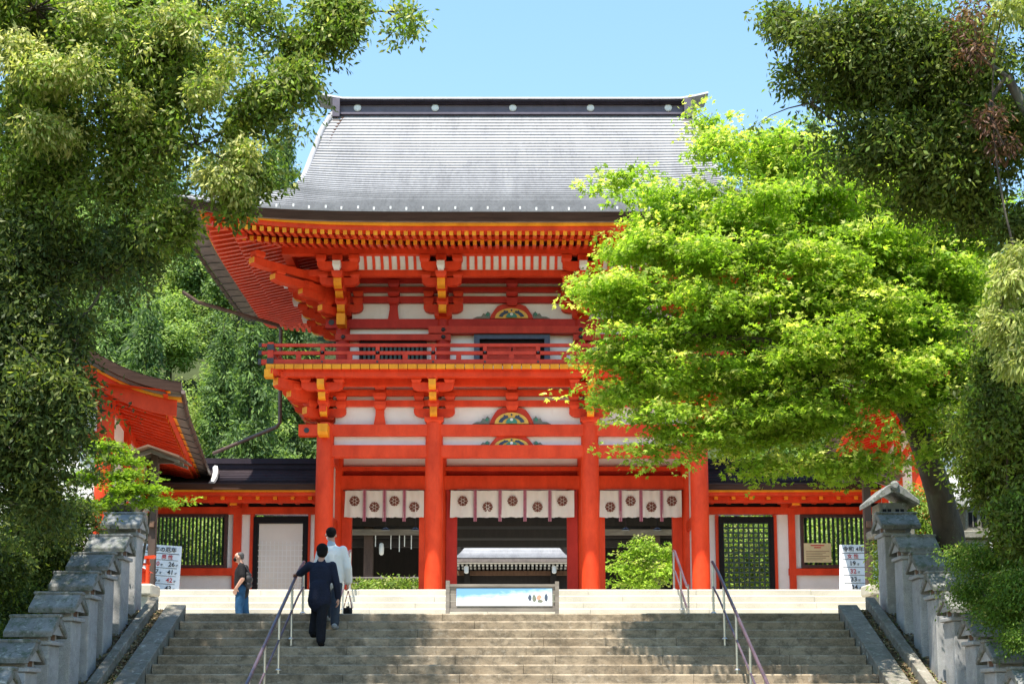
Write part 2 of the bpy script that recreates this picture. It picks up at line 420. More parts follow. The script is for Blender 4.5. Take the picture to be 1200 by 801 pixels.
# sloping balustrades beside the flight, low retaining walls with leaf litter between
def sloped_wall(name, x0, x1, ytop, ybot, over, depth, mat, nseg, parent=None, endpiece=True):
    root = empty(name, ((x0+x1)/2, ybot, slope_z(ybot)))
    ys = [ybot + (ytop-ybot)*k/nseg for k in range(nseg+1)]
    for a, b in zip(ys[:-1], ys[1:]):
        za, zb = ZC-(YC-a)*SLOPE+over, ZC-(YC-b)*SLOPE+over
        poly = [(a+.004, za-depth), (a+.004, za), (b-.004, zb), (b-.004, zb-depth)]
        o = MB().extr(poly, 0, x0, x1).build('coping_stone', M[mat], root, bevel=.012)
    return root
for s, side in ((-1, 'left'), (1, 'right')):
    w = sloped_wall('stair_balustrade', s*SHW + s*.01, s*5.87, YC+.12, YC-.12-2.0*3, .10, .5, 'kerb_stone', 4)
    tag(w, f'sloping grey stone kerb edging the {side} side of the stairs', 'stair kerb')
    w = sloped_wall('retaining_wall', s*6.03, s*6.19, YC+.2, YC-6.3, .20, .55, 'kerb_stone', 6)
    tag(w, f'low stone wall in front of the {side} row of stone lantern posts', 'low wall')

# leaf colours / leaf meshes -------------------------------------------------------------
def unit(a):
    return a / np.maximum(np.linalg.norm(a, axis=1, keepdims=True), 1e-9)
def leaf_mesh(name, pos, d, nrm, L, W, col, mat, lobes=1, fold=.12):
    """one kite per leaf (lobes=1) or three kites fanned from the stalk"""
    N = len(pos); d = unit(d); s = unit(np.cross(nrm, d)); nrm = unit(np.cross(d, s))
    V = []; C = []
    angs = [0] if lobes == 1 else ([-.85, 0, .85] if lobes == 3 else [-1.5, -.75, 0, .75, 1.5])
    for a in angs:
        dd = d*math.cos(a) + s*math.sin(a); ss = s*math.cos(a) - d*math.sin(a)
        k = 1.0 if a == 0 else (.85 if abs(a) < 1 else .6)
        l = (L*k)[:, None]; w = (W*(1 if lobes == 1 else .8))[:, None]
        V.append(np.stack([pos, pos + dd*l*.45 + ss*w*.5 - nrm*w*fold, pos + dd*l, pos + dd*l*.45 - ss*w*.5 - nrm*w*fold], 1))
        C.append(np.repeat(col[:, None, :], 4, 1))
    V = np.concatenate(V).reshape(-1, 3); C = np.concatenate(C).reshape(-1, 3)
    nq = len(V)//4
    me = bpy.data.meshes.new(name)
    me.vertices.add(len(V)); me.vertices.foreach_set('co', V.astype(np.float32).ravel())
    me.loops.add(nq*4); me.loops.foreach_set('vertex_index', np.arange(nq*4, dtype=np.int32))
    me.polygons.add(nq); me.polygons.foreach_set('loop_start', np.arange(0, nq*4, 4, dtype=np.int32))
    at = me.color_attributes.new('leafcol', 'FLOAT_COLOR', 'POINT')
    at.data.foreach_set('color', np.concatenate([C, np.ones((len(C), 1))], 1).astype(np.float32).ravel())
    me.materials.append(mat); me.update(calc_edges=True); me.validate(); return me
def litter(name, x0, x1, ya, yb, n, label):
    xs = rng.uniform(x0, x1, n); ys = rng.uniform(ya, yb, n)
    zs = np.array([slope_z(y)+.012 for y in ys]) + rng.uniform(0, .035, n)
    pos = np.stack([xs, ys, zs], 1); a = rng.uniform(0, 6.28, n)
    d = np.stack([np.cos(a), np.sin(a), rng.normal(0, .35, n) + np.sin(a)*SLOPE], 1)
    nr = np.stack([rng.normal(0, .4, n), rng.normal(-SLOPE, .4, n), np.ones(n)], 1)
    base = np.array([[.20,.14,.07],[.13,.085,.045],[.28,.22,.12],[.09,.06,.035],[.12,.13,.05]])
    col = base[rng.integers(0, 5, n)]*rng.uniform(.7, 1.3, (n, 1))
    me = leaf_mesh(name, pos, d, nr, rng.uniform(.05, .1, n), rng.uniform(.025, .05, n), col, M['litter'])
    o = inst(me, name); tag(o, label, 'leaf litter', kind='stuff'); return o
for s, side in ((-1, 'left'), (1, 'right')):
    a, b = sorted((s*5.88, s*6.02)); litter('leaf_litter', a, b, Y0, YC+.2, 2500, f'dry brown leaves in the gutter beside the {side} stair kerb')
    a, b = sorted((s*6.2, s*7.3)); litter('leaf_litter', a, b, Y0, YC+.4, 6500, f'dry brown leaves and soil around the {side} row of lantern posts')
    a, b = sorted((s*5.875, s*7.4))
    o = MB().extr([(Y0, -.3), (Y0, .0), (YC+.2, ZC+.005), (YC+.45, ZC+.005), (YC+.45, -.3)], 0, a, b).build('soil_bank', M['soil']); tag(o, kind='structure')
# ------------------------------------------------------------------ the two-storey gate
YF, YM, YR = 37.6, 39.8, 42.0                # rows of columns
gate = empty('tower_gate', (0, YM, ZP))
tag(gate, 'two-storey vermilion shrine gate with sweeping grey roof at the top of the stairs', 'gate')
VM = [M['vermilion'], M['yellow']]
CX = [X(380, 590, YF), X(508.3, 590, YF)]; CX = [CX[0], CX[1], -CX[1], -CX[0]]
CR = .255
def zf(y, n=0.): return Z(y, YF - n)
# --- unit meshes shared by alike pieces
def unit_cyl(n=28):
    m = MB(); m.lathe([(1,0),(1,.6),(.985,.85),(.955,1)], (0,0,0), n); return m
COLM = unit_cyl().mesh('column', M['vermilion'], smooth=R(40))
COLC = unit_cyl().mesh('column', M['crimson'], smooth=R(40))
def block_mesh(name, mat):
    m = MB(); a, b = .5, .34
    lv = [(b, 0), (a*.94, .36), (a, .45), (a, 1)]
    for r, z in lv: m.v += [(-r,-r,z),(r,-r,z),(r,r,z),(-r,r,z)]
    for i in range(3):
        for j in range(4):
            q = i*4; m.f.append((q+j, q+(j+1) % 4, q+4+(j+1) % 4, q+4+j)); m.m.append(0)
    m.f += [(3,2,1,0), (12,13,14,15)]; m.m += [0,0]
    return m.mesh(name, mat)
def arm_mesh(name, mats):
    # bracket arm along x, unit length/width/height, ends cut back and rounded below
    pr = [(-.5,1),(-.5,.55),(-.485,.36),(-.44,.17),(-.37,.04),(-.30,0),(.30,0),(.37,.04),(.44,.17),(.485,.36),(.5,.55),(.5,1)]
    return MB().extr(pr, 1, -.5, .5).mesh(name, mats)
def nose_mesh(name, mats):
    # arm projecting along -y from y=0 to y=-1, end face and rounded chin painted yellow
    pr = [(0,1),(0,0),(-.72,0),(-.86,.05),(-.95,.18),(-1,.42),(-1,1)]
    n = len(pr); m = MB()
    m.extr([(p[0], p[1]) for p in pr], 0, -.5, .5)
    m.m = [0,0] + [0,0,0,1,1,1,0]
    return m.mesh(name, mats)
UB = {k: block_mesh('bracket_block', M[k]) for k in ('vermilion', 'crimson', 'white_paint', 'yellow')}
UA = {k: arm_mesh('bracket_arm', M[k]) for k in ('vermilion', 'crimson')}
UN = {k: nose_mesh('bracket_nose', [M[k], M['yellow']]) for k in ('vermilion', 'crimson')}
UBOX = MB().box(-.5,.5,-.5,.5,0,1).mesh('beam', M['vermilion'])
def TRS(x, y, z, ang=0, sx=1, sy=1, sz=1):
    return Matrix.Translation((x, y, z)) @ Matrix.Rotation(ang, 4, 'Z') @ Matrix.Diagonal((sx, sy, sz, 1))
class Bracket:
    def __init__(s, x, y, z, ang, mat, name='bracket'):
        s.root = empty(name, (x, y, z), 0, gate); s.B = Matrix.Translation((x, y, 0)) @ Matrix.Rotation(ang, 4, 'Z'); s.mat = mat
    def block(s, t, n, z0, z1, w, mat=None, d=None):
        inst(UB[mat or s.mat], 'block', s.root, s.B @ TRS(t, -n, z0, 0, w, d or w, z1-z0))
    def arm(s, t, n, z0, z1, L, w=.2):
        inst(UA[s.mat], 'arm', s.root, s.B @ TRS(t, -n, z0, 0, L, w, z1-z0))
    def nose(s, n0, n1, z0, z1, w=.2, t=0, mat=None):
        inst(UN[s.mat], 'nose', s.root, s.B @ TRS(t, -n0, z0, 0, w, n1-n0, z1-z0))
# --- columns of the ground storey
ZT0 = Z(494, YF-.25)
for yy in (YF, YM, YR):
    for x in CX:
        inst(COLM, 'column', gate, TRS(x, yy, ZP, 0, CR, CR, ZT0-ZP))
        MB().lathe([(.40,0),(.42,.06),(.36,.12)], (x, yy, ZP), 20).build('column_base', M['granite'], gate)
def beam(y0, y1, x0, x1, yc, th, mat='vermilion', name='tie_beam', parent=None):
    yf = yc - th/2
    return bx(name, M[mat], parent or gate, x0, x1, yf, yc+th/2, Z(y1, yf), Z(y0, yf))
XO = CX[3]
beam(497, 510, -XO-.75, XO+.75, YF, .30)
beam(521, 535, -XO-.0, XO+.0, YF, .28)
beam(456.6, 463.4, -XO-.1, XO+.1, YF, .22); beam(468.7, 475.4, -XO-.1, XO+.1, YF, .24)
for i in range(3):
    a, b = CX[i]+.2, CX[i+1]-.2
    bx('plaster_panel', M['plaster'], gate, a, b, YF+.03, YF+.09, Z(523, YF), Z(428, YF))
# beam-end noses at the outer columns with dark metal discs
for s in (-1, 1):
    zc = Z(504, YF-.15)
    MB().lathe([(.075,-.02),(.075,.0),(.05,.012)], (s*(XO+.52), YF-.155, zc), 14, axis='Y').build('metal_boss', M['black_metal'], gate)
    MB().extr([(0,0),(0,.32),(-.5,.32),(-.5,.1),(-.42,.02),(-.3,0)], 0, s*XO-.14, s*XO+.14, 0).build('beam_nose', M['yellow'], gate).location = (0, YF-.15, Z(509, YF-.65))
# middle row: lintel, recess, jambs
beam(557, 573, -XO, XO, YM, .30); beam(546.5, 551, -XO, XO, YM, .24, 'vermilion')
for i in range(3):
    a, b = CX[i]+.2, CX[i+1]-.2
    bx('plaster_panel', M['plaster'], gate, a, b, YM+.04, YM+.09, Z(548, YM), Z(520, YM))
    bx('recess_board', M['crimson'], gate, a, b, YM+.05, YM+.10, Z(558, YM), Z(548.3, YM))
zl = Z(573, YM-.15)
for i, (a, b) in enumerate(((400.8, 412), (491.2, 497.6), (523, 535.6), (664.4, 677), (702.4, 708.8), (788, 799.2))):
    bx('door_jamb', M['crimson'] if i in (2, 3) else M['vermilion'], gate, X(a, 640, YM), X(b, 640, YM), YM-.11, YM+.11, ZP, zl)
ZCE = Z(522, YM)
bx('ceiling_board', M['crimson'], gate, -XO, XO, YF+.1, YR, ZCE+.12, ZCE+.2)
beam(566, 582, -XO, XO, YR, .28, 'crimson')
for i in range(3):
    bx('plaster_panel', M['plaster'], gate, CX[i]+.2, CX[i+1]-.2, YR-.04, YR+.04, Z(566, YR), ZCE+.12)
for s in (-1, 1):                             # side walls
    for ya, yb in ((YF, YM), (YM, YR)):
        bx('plaster_panel', M['plaster'], gate, s*XO-.04, s*XO+.04, ya+.2, yb-.2, ZP+.4, Z(428, YF))
        for y0, y1 in ((497, 510), (521, 535), (600, 612), (468.7, 475.4), (456.6, 463.4)):
            bx('tie_beam', M['vermilion'], gate, s*XO-.13, s*XO+.13, ya, yb+.1, Z(y1, YF), Z(y0, YF))
# --- ground-storey brackets
G1, G2, G3 = .42, .82, 1.08
def lower_bracket(x, y, ang, front=True):
    B = Bracket(x, y, zf(495, .26), ang, 'vermilion')
    B.block(0, 0, zf(495, .26), zf(488, .26), .54)
    B.arm(0, .02, zf(488.4, .1), zf(478.6, .1), 1.16)
    for t in (-.44, .44):
        B.block(t, .02, zf(478.6, .15), zf(470, .15), .30); B.block(t, .02, zf(468.5, .15), zf(460, .15), .30)
    B.nose(-.2, G1+.12, zf(488, .45), zf(477, .45), .2)
    B.block(0, G1, zf(476.5, .55), zf(468, .55), .31)
    B.nose(-.2, G2+.14, zf(467.5, .95), zf(459, .95), .2)
    B.block(0, G2, zf(459, .95), zf(454.5, .95), .31)
    B.arm(0, G2, zf(457, .92), zf(447.5, .92), 1.16)
    for t in (-.46, .46): B.block(t, G2, zf(447.5, .95), zf(441.5, .95), .30)
    B.nose(-.2, G3+.16, zf(455, 1.2), zf(444, 1.2), .2)
    B.block(0, G3, zf(443.5, 1.2), zf(437, 1.2), .32)
    return B
for x in CX: lower_bracket(x, YF, 0)
for s in (-1, 1):
    for yy in (YF, YM, YR): lower_bracket(s*XO, yy, s*math.pi/2)
UD = MB().extr([(0,1),(0,0),(-.9,.0),(-.97,.12),(-1,.3),(-1,1)], 0, -.5, .5)
UD.m = [0,0,0,0,0,0,1,0]; UD = UD.mesh('diagonal_arm', VM)
def diag_arms(x, y, sx, specs, mat):
    root = empty('corner_bracket', (x, y, specs[0][1]), 0, gate)
    ang = math.atan2(-1, sx) + math.pi/2
    Bm = Matrix.Translation((x, y, 0)) @ Matrix.Rotation(ang, 4, 'Z')
    for n1, z0, z1, w, blk in specs:
        inst(UD, 'diagonal_arm', root, Bm @ TRS(0, .2, z0, 0, w, n1+.2, z1-z0))
        if blk: inst(UB[mat], 'block', root, Bm @ TRS(0, -n1+.2, z1, 0, .3, .3, blk))
    return root
for s in (-1, 1):
    diag_arms(s*XO, YF, s, [(.75, zf(488,.5), zf(477,.5), .22, .2), (1.3, zf(467.5,.95), zf(457,.95), .22, .2), (1.75, zf(455,1.2), zf(443,1.2), .24, .18), (2.0, zf(440,1.3), zf(433,1.3), .24, 0)], 'vermilion')
# struts with stacked blocks between the outer and inner columns
for px in (445.5, 754.5):
    B = Bracket(X(px, 480, YF), YF, zf(497), 0, 'vermilion', 'strut')
    z0, z1 = zf(497, .1), zf(478.5, .1)
    MB().extr([(-.17, z0), (.17, z0), (.12, z0+.28), (.12, z1), (-.12, z1), (-.12, z0+.28)], 1, -.1, .1).build('strut_post', M['vermilion'], B.root).matrix_basis = B.B
    for a, b in ((478.5, 470), (468.6, 460), (456, 446)): B.block(0, .06, zf(a, .2), zf(b, .2), .36)
B = Bracket(0, YF, zf(476), 0, 'vermilion', 'strut')
for a, b in ((480, 470), (468.6, 460), (456, 446)): B.block(0, .06, zf(a, .2), zf(b, .2), .36)
# --- carved frog-leg struts
def frog_strut(pxc, ytop, ybot, yy, wide=1.0):
    x, z0, z1 = X(pxc, ybot, yy), Z(ybot, yy), Z(ytop, yy)
    h = z1-z0; w = .62*wide
    root = empty('frog_leg_strut', (x, yy, z0), 0, gate)
    out = [(-w*1.02,0),(-w*.95,h*.25),(-w*.8,h*.6),(-w*.66,h*.86),(-w*.42,h),(w*.42,h),(w*.66,h*.86),(w*.8,h*.6),(w*.95,h*.25),(w*1.02,0)]
    MB().extr([(x+a, z0+b) for a, b in out], 1, yy-.06, yy+.02).build('frame', M['rail_red'], root)
    hd = [(math.cos(t)*w*.78, math.sin(t)*h*.70) for t in np.linspace(0, math.pi, 13)]
    c = MB().extr([(x+a, z0+b) for a, b in hd], 1, yy-.085, yy-.05).build('carving', M['carve_yellow'], root)
    for s in (-1, 1):
        cr = [(s*math.cos(t)*w*.60, math.sin(t)*h*.52+.01) for t in np.linspace(.15, 1.25, 7)] + [(s*math.cos(t)*w*.42, math.sin(t)*h*.36+.01) for t in np.linspace(1.25, .15, 7)]
        MB().extr([(x+a, z0+b) for a, b in cr], 1, yy-.105, yy-.08).build('wing', M['carve_blue'], root)
        sc = [(s*w*1.03,.0),(s*w*1.0,h*.36),(s*w*1.12,h*.5),(s*w*1.2,h*.30),(s*w*1.32,h*.36),(s*w*1.42,h*.14),(s*w*1.62,h*.12),(s*w*1.8,0)]
        MB().extr([(x+a, z0+b) for a, b in sc], 1, yy-.05, yy-.01).build('scroll', M['carve_grey'], root)
        MB().lathe([(.035,0),(.05,.012),(.03,.03)], (x+s*w*1.13, yy-.07, z0+h*.28), 10, axis='Y').build('scroll_eye', M['carve_green'], root)
    fan = [(math.cos(t)*w*.26, math.sin(t)*h*.34+.01) for t in np.linspace(0, math.pi, 9)]
    MB().extr([(x+a, z0+b) for a, b in fan], 1, yy-.125, yy-.1).build('fan', M['carve_green'], root)
    MB().lathe([(.04,0),(.045,.01),(.02,.03)], (x, yy-.135, z0+h*.25), 10, axis='Y').build('boss', M['white_paint'], root)
    for t in (-.32, 0, .32):
        MB().lathe([(.028,0),(.03,.01),(.01,.02)], (x+t*w, yy-.10, z0+h*.55 - abs(t)*.1), 8, axis='Y').build('dot', M['carve_blue'], root)
frog_strut(599.5, 478, 497, YF-.02); frog_strut(599.5, 510, 523, YF+.02)

# --- gallery
YG = YF - 1.40
XG = -X(311, 430, YG)
gz1, gz0 = Z(426.3, YG), Z(432, YG)
npl = 52; pw = 2*XG/npl
PL = MB().box(-.5,.5,0,1,0,1,0,front=1).mesh('floor_plank', VM)
for k in range(npl): inst(PL, 'floor_plank', gate, TRS(-XG+pw*(k+.5), YG, gz0, 0, pw-.018, 1.9, gz1-gz0))
YGB = 2*YM - YG
for s in (-1, 1):
    nps = 28; pd = (YGB-1.95-YG-1.95)/nps
    for k in range(nps):
        inst(PL, 'floor_plank', gate, TRS(s*XG, YG+1.93+pd*(k+.5), gz0, s*math.pi/2, pd-.018, 1.9, gz1-gz0))
bx('floor_plank', VM, gate, -XG, XG, YGB-1.9, YGB, gz0, gz1)
def ring(y0, y1, n, th, mat, name='gallery_beam'):
    """beams round all four sides whose outer face stands n metres outside the columns; y0,y1 read on the front"""
    yf = YF - n; za, zb = Z(y1, yf), Z(y0, yf); xo = XO + n; yb = YR + n
    bx(name, M[mat], gate, -xo, xo, yf, yf+th, za, zb); bx(name, M[mat], gate, -xo, xo, yb-th, yb, za, zb)
    for s in (-1, 1): bx(name, M[mat], gate, s*xo, s*(xo-th), yf+th+.002, yb-th-.002, za, zb)
ring(432.2, 440.6, 1.24, .22, 'vermilion'); ring(443, 451.2, .62, .2, 'vermilion')
bx('gallery_soffit', M['vermilion'], gate, -XG+.25, XG-.25, YG+.25, YGB-.25, gz0-.05, gz0-.003)
for s in (-1, 1):
    zc0, zc1 = Z(441.5, YG-.05), Z(432.2, YG-.05)
    bx('corner_beam_end', [M['yellow']], gate, s*(XG+.02), s*(XG-.22), YG-.06, YG+.2, zc0, zc1)
# railing
RY = YG + .12
def rail_bar(y0, y1, n, th, name):
    z0, z1 = Z(y1, RY-th/2), Z(y0, RY-th/2); xr = XG-.12; root = railing
    bx(name, M['rail_red'], root, -xr-.25, xr+.25, RY-th/2, RY+th/2, z0, z1)
    for s in (-1, 1): bx(name, M['rail_red'], root, s*xr-th/2, s*xr+th/2, RY+th/2+.002, 2*YM-RY, z0, z1)
    bx(name, M['rail_red'], root, -xr, xr, 2*YM-RY+.002, 2*YM-RY+th, z0, z1)
    for s in (-1, 1): bx('metal_cap', M['black_metal'], root, s*(xr+.25), s*(xr+.34), RY-th/2-.012, RY+th/2+.012, z0-.012, z1+.012)
railing = empty('gallery_railing', (0, RY, gz1), 0, gate)
rail_bar(402.3, 405.6, 0, .10, 'top_rail'); rail_bar(411.2, 415, 0, .09, 'middle_rail'); rail_bar(420.8, 426.2, 0, .14, 'bottom_rail')
ztr = Z(402.3, RY); zmr = Z(412, RY)
for s in (-1, 1):
    xr = s*(XG-.12)
    bx('newel_post', M['rail_red'], railing, xr-.08, xr+.08, RY-.08, RY+.08, gz1, ztr+.02)
    for za in (gz1+.02, zmr+.03): bx('metal_cap', M['black_metal'], railing, xr-.092, xr+.092, RY-.092, RY+.092, za, za+.16)
    for k in range(1, 7):
        yy = RY + (2*YM-2*RY)*k/7; bx('rail_post', M['rail_red'], railing, xr-.05, xr+.05, yy-.05, yy+.05, gz1, ztr-.02)
for px in (378, 442.6, 507.8, 568.3, 630.5, 691.5, 757, 821):
    x = X(px, 415, RY); bx('rail_post', M['rail_red'], railing, x-.055, x+.055, RY-.045, RY+.045, gz1, ztr-.02)
    for yy in (413, 424.5): MB().lathe([(.03,0),(.03,.012),(.012,.02)], (x, RY-.09, Z(yy, RY)), 8, axis='Y').build('nail_cover', M['black_metal'], railing)
for px in (350, 410, 474.8, 537.5, 599.4, 661, 724, 789, 849):
    x = X(px, 420, RY); bx('short_post', M['rail_red'], railing, x-.07, x+.07, RY-.04, RY+.04, gz1, zmr)

# --- upper storey
YU = 38.0; YUB = 2*YM-YU
UX = [X(402, 400, YU), X(519.5, 400, YU)]; UX = [UX[0], UX[1], -UX[1], -UX[0]]; UO = UX[3]
def zu(y, n=0.): return Z(y, YU-n)
for yy in (YU, YM, YUB):
    for x in UX:
        if yy == YM and abs(x) < UO-.1: continue
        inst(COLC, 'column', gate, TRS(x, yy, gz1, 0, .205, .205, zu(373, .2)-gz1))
for i in range(3):
    bx('plaster_panel', M['plaster'], gate, UX[i]+.15, UX[i+1]-.15, YU+.03, YU+.09, gz1, zu(318))
    bx('plaster_panel', M['plaster'], gate, UX[i]+.15, UX[i+1]-.15, YUB-.09, YUB-.03, gz1, zu(318))
for s in (-1, 1):
    for ya, yb in ((YU, YM), (YM, YUB)):
        bx('plaster_panel', M['plaster'], gate, s*(UO-.02), s*(UO-.08), ya+.15, yb-.15, gz1, zu(318))
        for y0, y1 in ((373.5, 384), (391, 398), (347, 354.3), (336, 342), (325, 331)):
            bx('tie_beam', M['crimson'], gate, s*UO-.1, s*UO+.1, ya, yb+.1, zu(y1), zu(y0))
beam(373.5, 384, -UO-.5, UO+.5, YU, .24, 'crimson'); beam(347, 354.3, -UO-.1, UO+.1, YU, .2, 'crimson')
beam(336, 342, -UO-.1, UO+.1, YU, .2, 'crimson'); beam(325, 331, -UO-.1, UO+.1, YU, .2, 'crimson')
ub = abs(UX[1])
beam(381.8, 390, -ub-.42, ub+.42, YU-.08, .34, 'rail_red', 'nageshi_beam')
for s in (-1, 1):
    a, b = sorted((s*(UO+.2), s*(ub-.22)))
    beam(391.2, 398.3, a, b, YU-.07, .32, 'rail_red', 'nageshi_beam')
    for px, yy in ((519.5, 386), (519.5, 394.5), (402, 394.5)):
        x = -s*X(px, yy, YU-.25) if s > 0 else X(px, yy, YU-.25)
        MB().lathe([(.07,.0),(.065,-.02),(.03,-.045),(.01,-.05)], (x, YU-.255, Z(yy, YU-.25)), 6, axis='Y').build('nail_cover', M['black_metal'], gate)
# bracket ends of the upper head beam
for s in (-1, 1):
    MB().lathe([(.085,-.02),(.085,.0),(.05,.012)], (s*(UO+.33), YU-.125, zu(379)), 14, axis='Y').build('metal_boss', M['black_metal'], gate)
    bx('beam_nose', M['yellow'], gate, s*UO-.12, s*UO+.12, YU-.62, YU-.12, zu(380, .6), zu(367, .6))
# barred windows either side and the central door
for s in (-1, 1):
    w = empty('barred_window', (s*3.3, YU-.05, gz1), 0, gate)
    a, b = X(421, 410, YU-.1), X(500, 410, YU-.1); a, b = sorted((a if s < 0 else -a, b if s < 0 else -b))
    z0, z1 = gz1+.02, zu(398.6, .1)
    bx('window_back', M['lacquer_black'], w, a, b, YU-.02, YU+.02, z0, z1)
    for q in (a, b-.09): bx('frame', M['lacquer_black'], w, q, q+.09, YU-.12, YU-.02, z0, z1)
    bx('frame', M['lacquer_black'], w, a+.09, b-.09, YU-.12, YU-.02, z1-.09, z1)
    nb = 14
    for k in range(nb):
        x = a+.09 + (b-a-.18)*(k+.5)/nb; bx('bar', M['window_green'], w, x-.035, x+.035, YU-.09, YU-.025, z0, z1-.09)
dr = empty('upper_door', (0, YU-.05, gz1), 0, gate)
a, b = X(555.5, 410, YU-.1), X(644.5, 410, YU-.1); z0, z1 = gz1+.02, zu(391, .1)
for q in (a, b-.16): bx('frame', M['slate_blue'], dr, q, q+.16, YU-.15, YU+.02, z0, z1)
bx('frame', M['slate_blue'], dr, a+.16, b-.16, YU-.15, YU+.02, z1-.16, z1)
bx('door_back', M['lacquer_black'], dr, a+.16, b-.16, YU+.0, YU+.025, z0, z1-.16)
for s in (-1, 1):
    x0, x1 = sorted((s*.02, s*(b-.28))); q = MB()
    q.box(x0, x1, YU-.06, YU-.01, z0, z1-.30)
    for zz in (z0+.02, z0+.5, z1-.40): q.box(x0, x1, YU-.085, YU-.062, zz, zz+.10)
    for xx in (x0, x1-.1): q.box(xx, xx+.1, YU-.087, YU-.063, z0, z1-.30)
    q.build('door_leaf', M['rail_red'], dr)
    MB().lathe([(.035,0),(.03,-.03),(.01,-.04)], (s*.14, YU-.09, z0+.42), 8, axis='Y').build('door_ring', M['black_metal'], dr)
frog_strut(599.5, 357, 373.5, YU-.02, 1.0)
for px in (461.5, 738.5):
    B = Bracket(X(px, 365, YU), YU, zu(373.5), 0, 'crimson', 'strut')
    z0, z1 = zu(373.5, .1), zu(355.5, .1)
    MB().extr([(-.16, z0), (.16, z0), (.115, z0+.28), (.115, z1), (-.115, z1), (-.115, z0+.28)], 1, -.1, .1).build('strut_post', M['crimson'], B.root).matrix_basis = B.B
    for q0, q1 in ((355.5, 349), (346.6, 341.5), (335.6, 328)): B.block(0, .06, zu(q0, .2), zu(q1, .2), .34)
B = Bracket(0, YU, zu(357), 0, 'crimson', 'strut')
for q0, q1 in ((357.5, 349), (346.6, 341.5), (335.6, 328)): B.block(0, .06, zu(q0, .2), zu(q1, .2), .34)
# brackets of the upper storey
U1, U2, U3 = .5, .98, 1.45
def upper_bracket(x, y, ang):
    B = Bracket(x, y, zu(373, .2), ang, 'vermilion')
    B.block(0, 0, zu(373.5, .2), zu(366, .2), .5)
    B.arm(0, .02, zu(366.5, .1), zu(356.5, .1), 1.14)
    for t in (-.43, .43): B.block(t, .02, zu(356.5, .15), zu(349, .15), .29); B.block(t, .02, zu(346.6, .15), zu(341, .15), .29)
    B.nose(-.2, U1+.14, zu(366, .6), zu(357, .6), .22); B.block(0, U1, zu(358, .6), zu(349, .6), .33)
    B.nose(-.2, U2+.10, zu(348, 1.), zu(340, 1.), .22); B.block(0, U2, zu(340, 1.1), zu(334, 1.1), .31)
    B.nose(-.2, U3+.02, zu(336.5, 1.4), zu(325, 1.4), .22)
    B.arm(0, U2, zu(334, 1.08), zu(325, 1.08), 1.12)
    for t in (-.45, 0, .45): B.block(t, U2, zu(325, 1.1), zu(318.5, 1.1), .29)
    B.block(0, U3, zu(323.5, 1.6), zu(316, 1.6), .31)
    B.arm(0, U3, zu(315, 1.55), zu(306, 1.55), 1.14)
    for t in (-.46, 0, .46): B.block(t, U3, zu(306, 1.6), zu(298, 1.6), .29)
    inst(UB['white_paint'], 'white_end_block', B.root, B.B @ TRS(0, -U3-.22, zu(314, 1.8), 0, .22, .22, zu(304.5, 1.8)-zu(314, 1.8)))
    return B
for x in UX: upper_bracket(x, YU, 0)
for s in (-1, 1):
    for yy in (YU, YM, YUB): upper_bracket(s*UO, yy, s*math.pi/2)
    diag_arms(s*UO, YU, s, [(.85, zu(366,.6), zu(357,.6), .22, .2), (1.55, zu(348,1.), zu(338,1.), .22, .2), (2.5, zu(333,1.5), zu(324.5,1.5), .26, .12), (3.2, zu(317,1.8), zu(308,1.8), .26, .2)], 'vermilion')
def ring_u(y0, y1, n, th, mat, name='purlin'):
    yf = YU - n; za, zb = Z(y1, yf), Z(y0, yf); xo = UO + n; yb = YUB + n
    bx(name, M[mat], gate, -xo-.0, xo+.0, yf, yf+th, za, zb); bx(name, M[mat], gate, -xo, xo, yb-th, yb, za, zb)
    for s in (-1, 1): bx(name, M[mat], gate, s*xo, s*(xo-th), yf+th+.002, yb-th-.002, za, zb)
ring_u(288.5, 297.5, U3+.12, .24, 'vermilion'); ring_u(316, 323.2, U2+.09, .18, 'vermilion')
# white ribbed cove between the brackets
def cove(x0, x1, nrib):
    r = empty('ribbed_cove', ((x0+x1)/2, YU-U2, zu(316, 1)), 0, gate)
    ya, za, yb, zb = YU-U2-.10, zu(316, 1.08), YU-U3+.02, zu(298.5, 1.43)
    m = MB(); pts = []
    for k in range(6):
        t = k/5; pts.append((ya+(yb-ya)*(t**1.6), za+(zb-za)*(1-(1-t)**1.25)))
    m.grid([[(x0, p[0], p[1]), (x1, p[0], p[1])] for p in pts]); m.build('cove_board', M['white_paint'], r)
    rib = MB()
    for (p, q) in zip(pts[:-1], pts[1:]):
        rib.add([(-.04,p[0]-.045,p[1]-.01),(.04,p[0]-.045,p[1]-.01),(.04,p[0],p[1]),(-.04,p[0],p[1]),(-.04,q[0]-.045,q[1]-.01),(.04,q[0]-.045,q[1]-.01),(.04,q[0],q[1]),(-.04,q[0],q[1])],
                [(0,1,5,4),(1,2,6,5),(3,0,4,7)])
    rm = rib.mesh('cove_rib', M['vermilion'])
    for k in range(nrib+1): inst(rm, 'cove_rib', r, Matrix.Translation((x0+(x1-x0)*k/nrib, 0, 0)))
cw = .52
cove(UX[0]+cw, UX[1]-cw, 8); cove(UX[1]+cw, UX[2]-cw, 13); cove(UX[2]+cw, UX[3]-cw, 8)

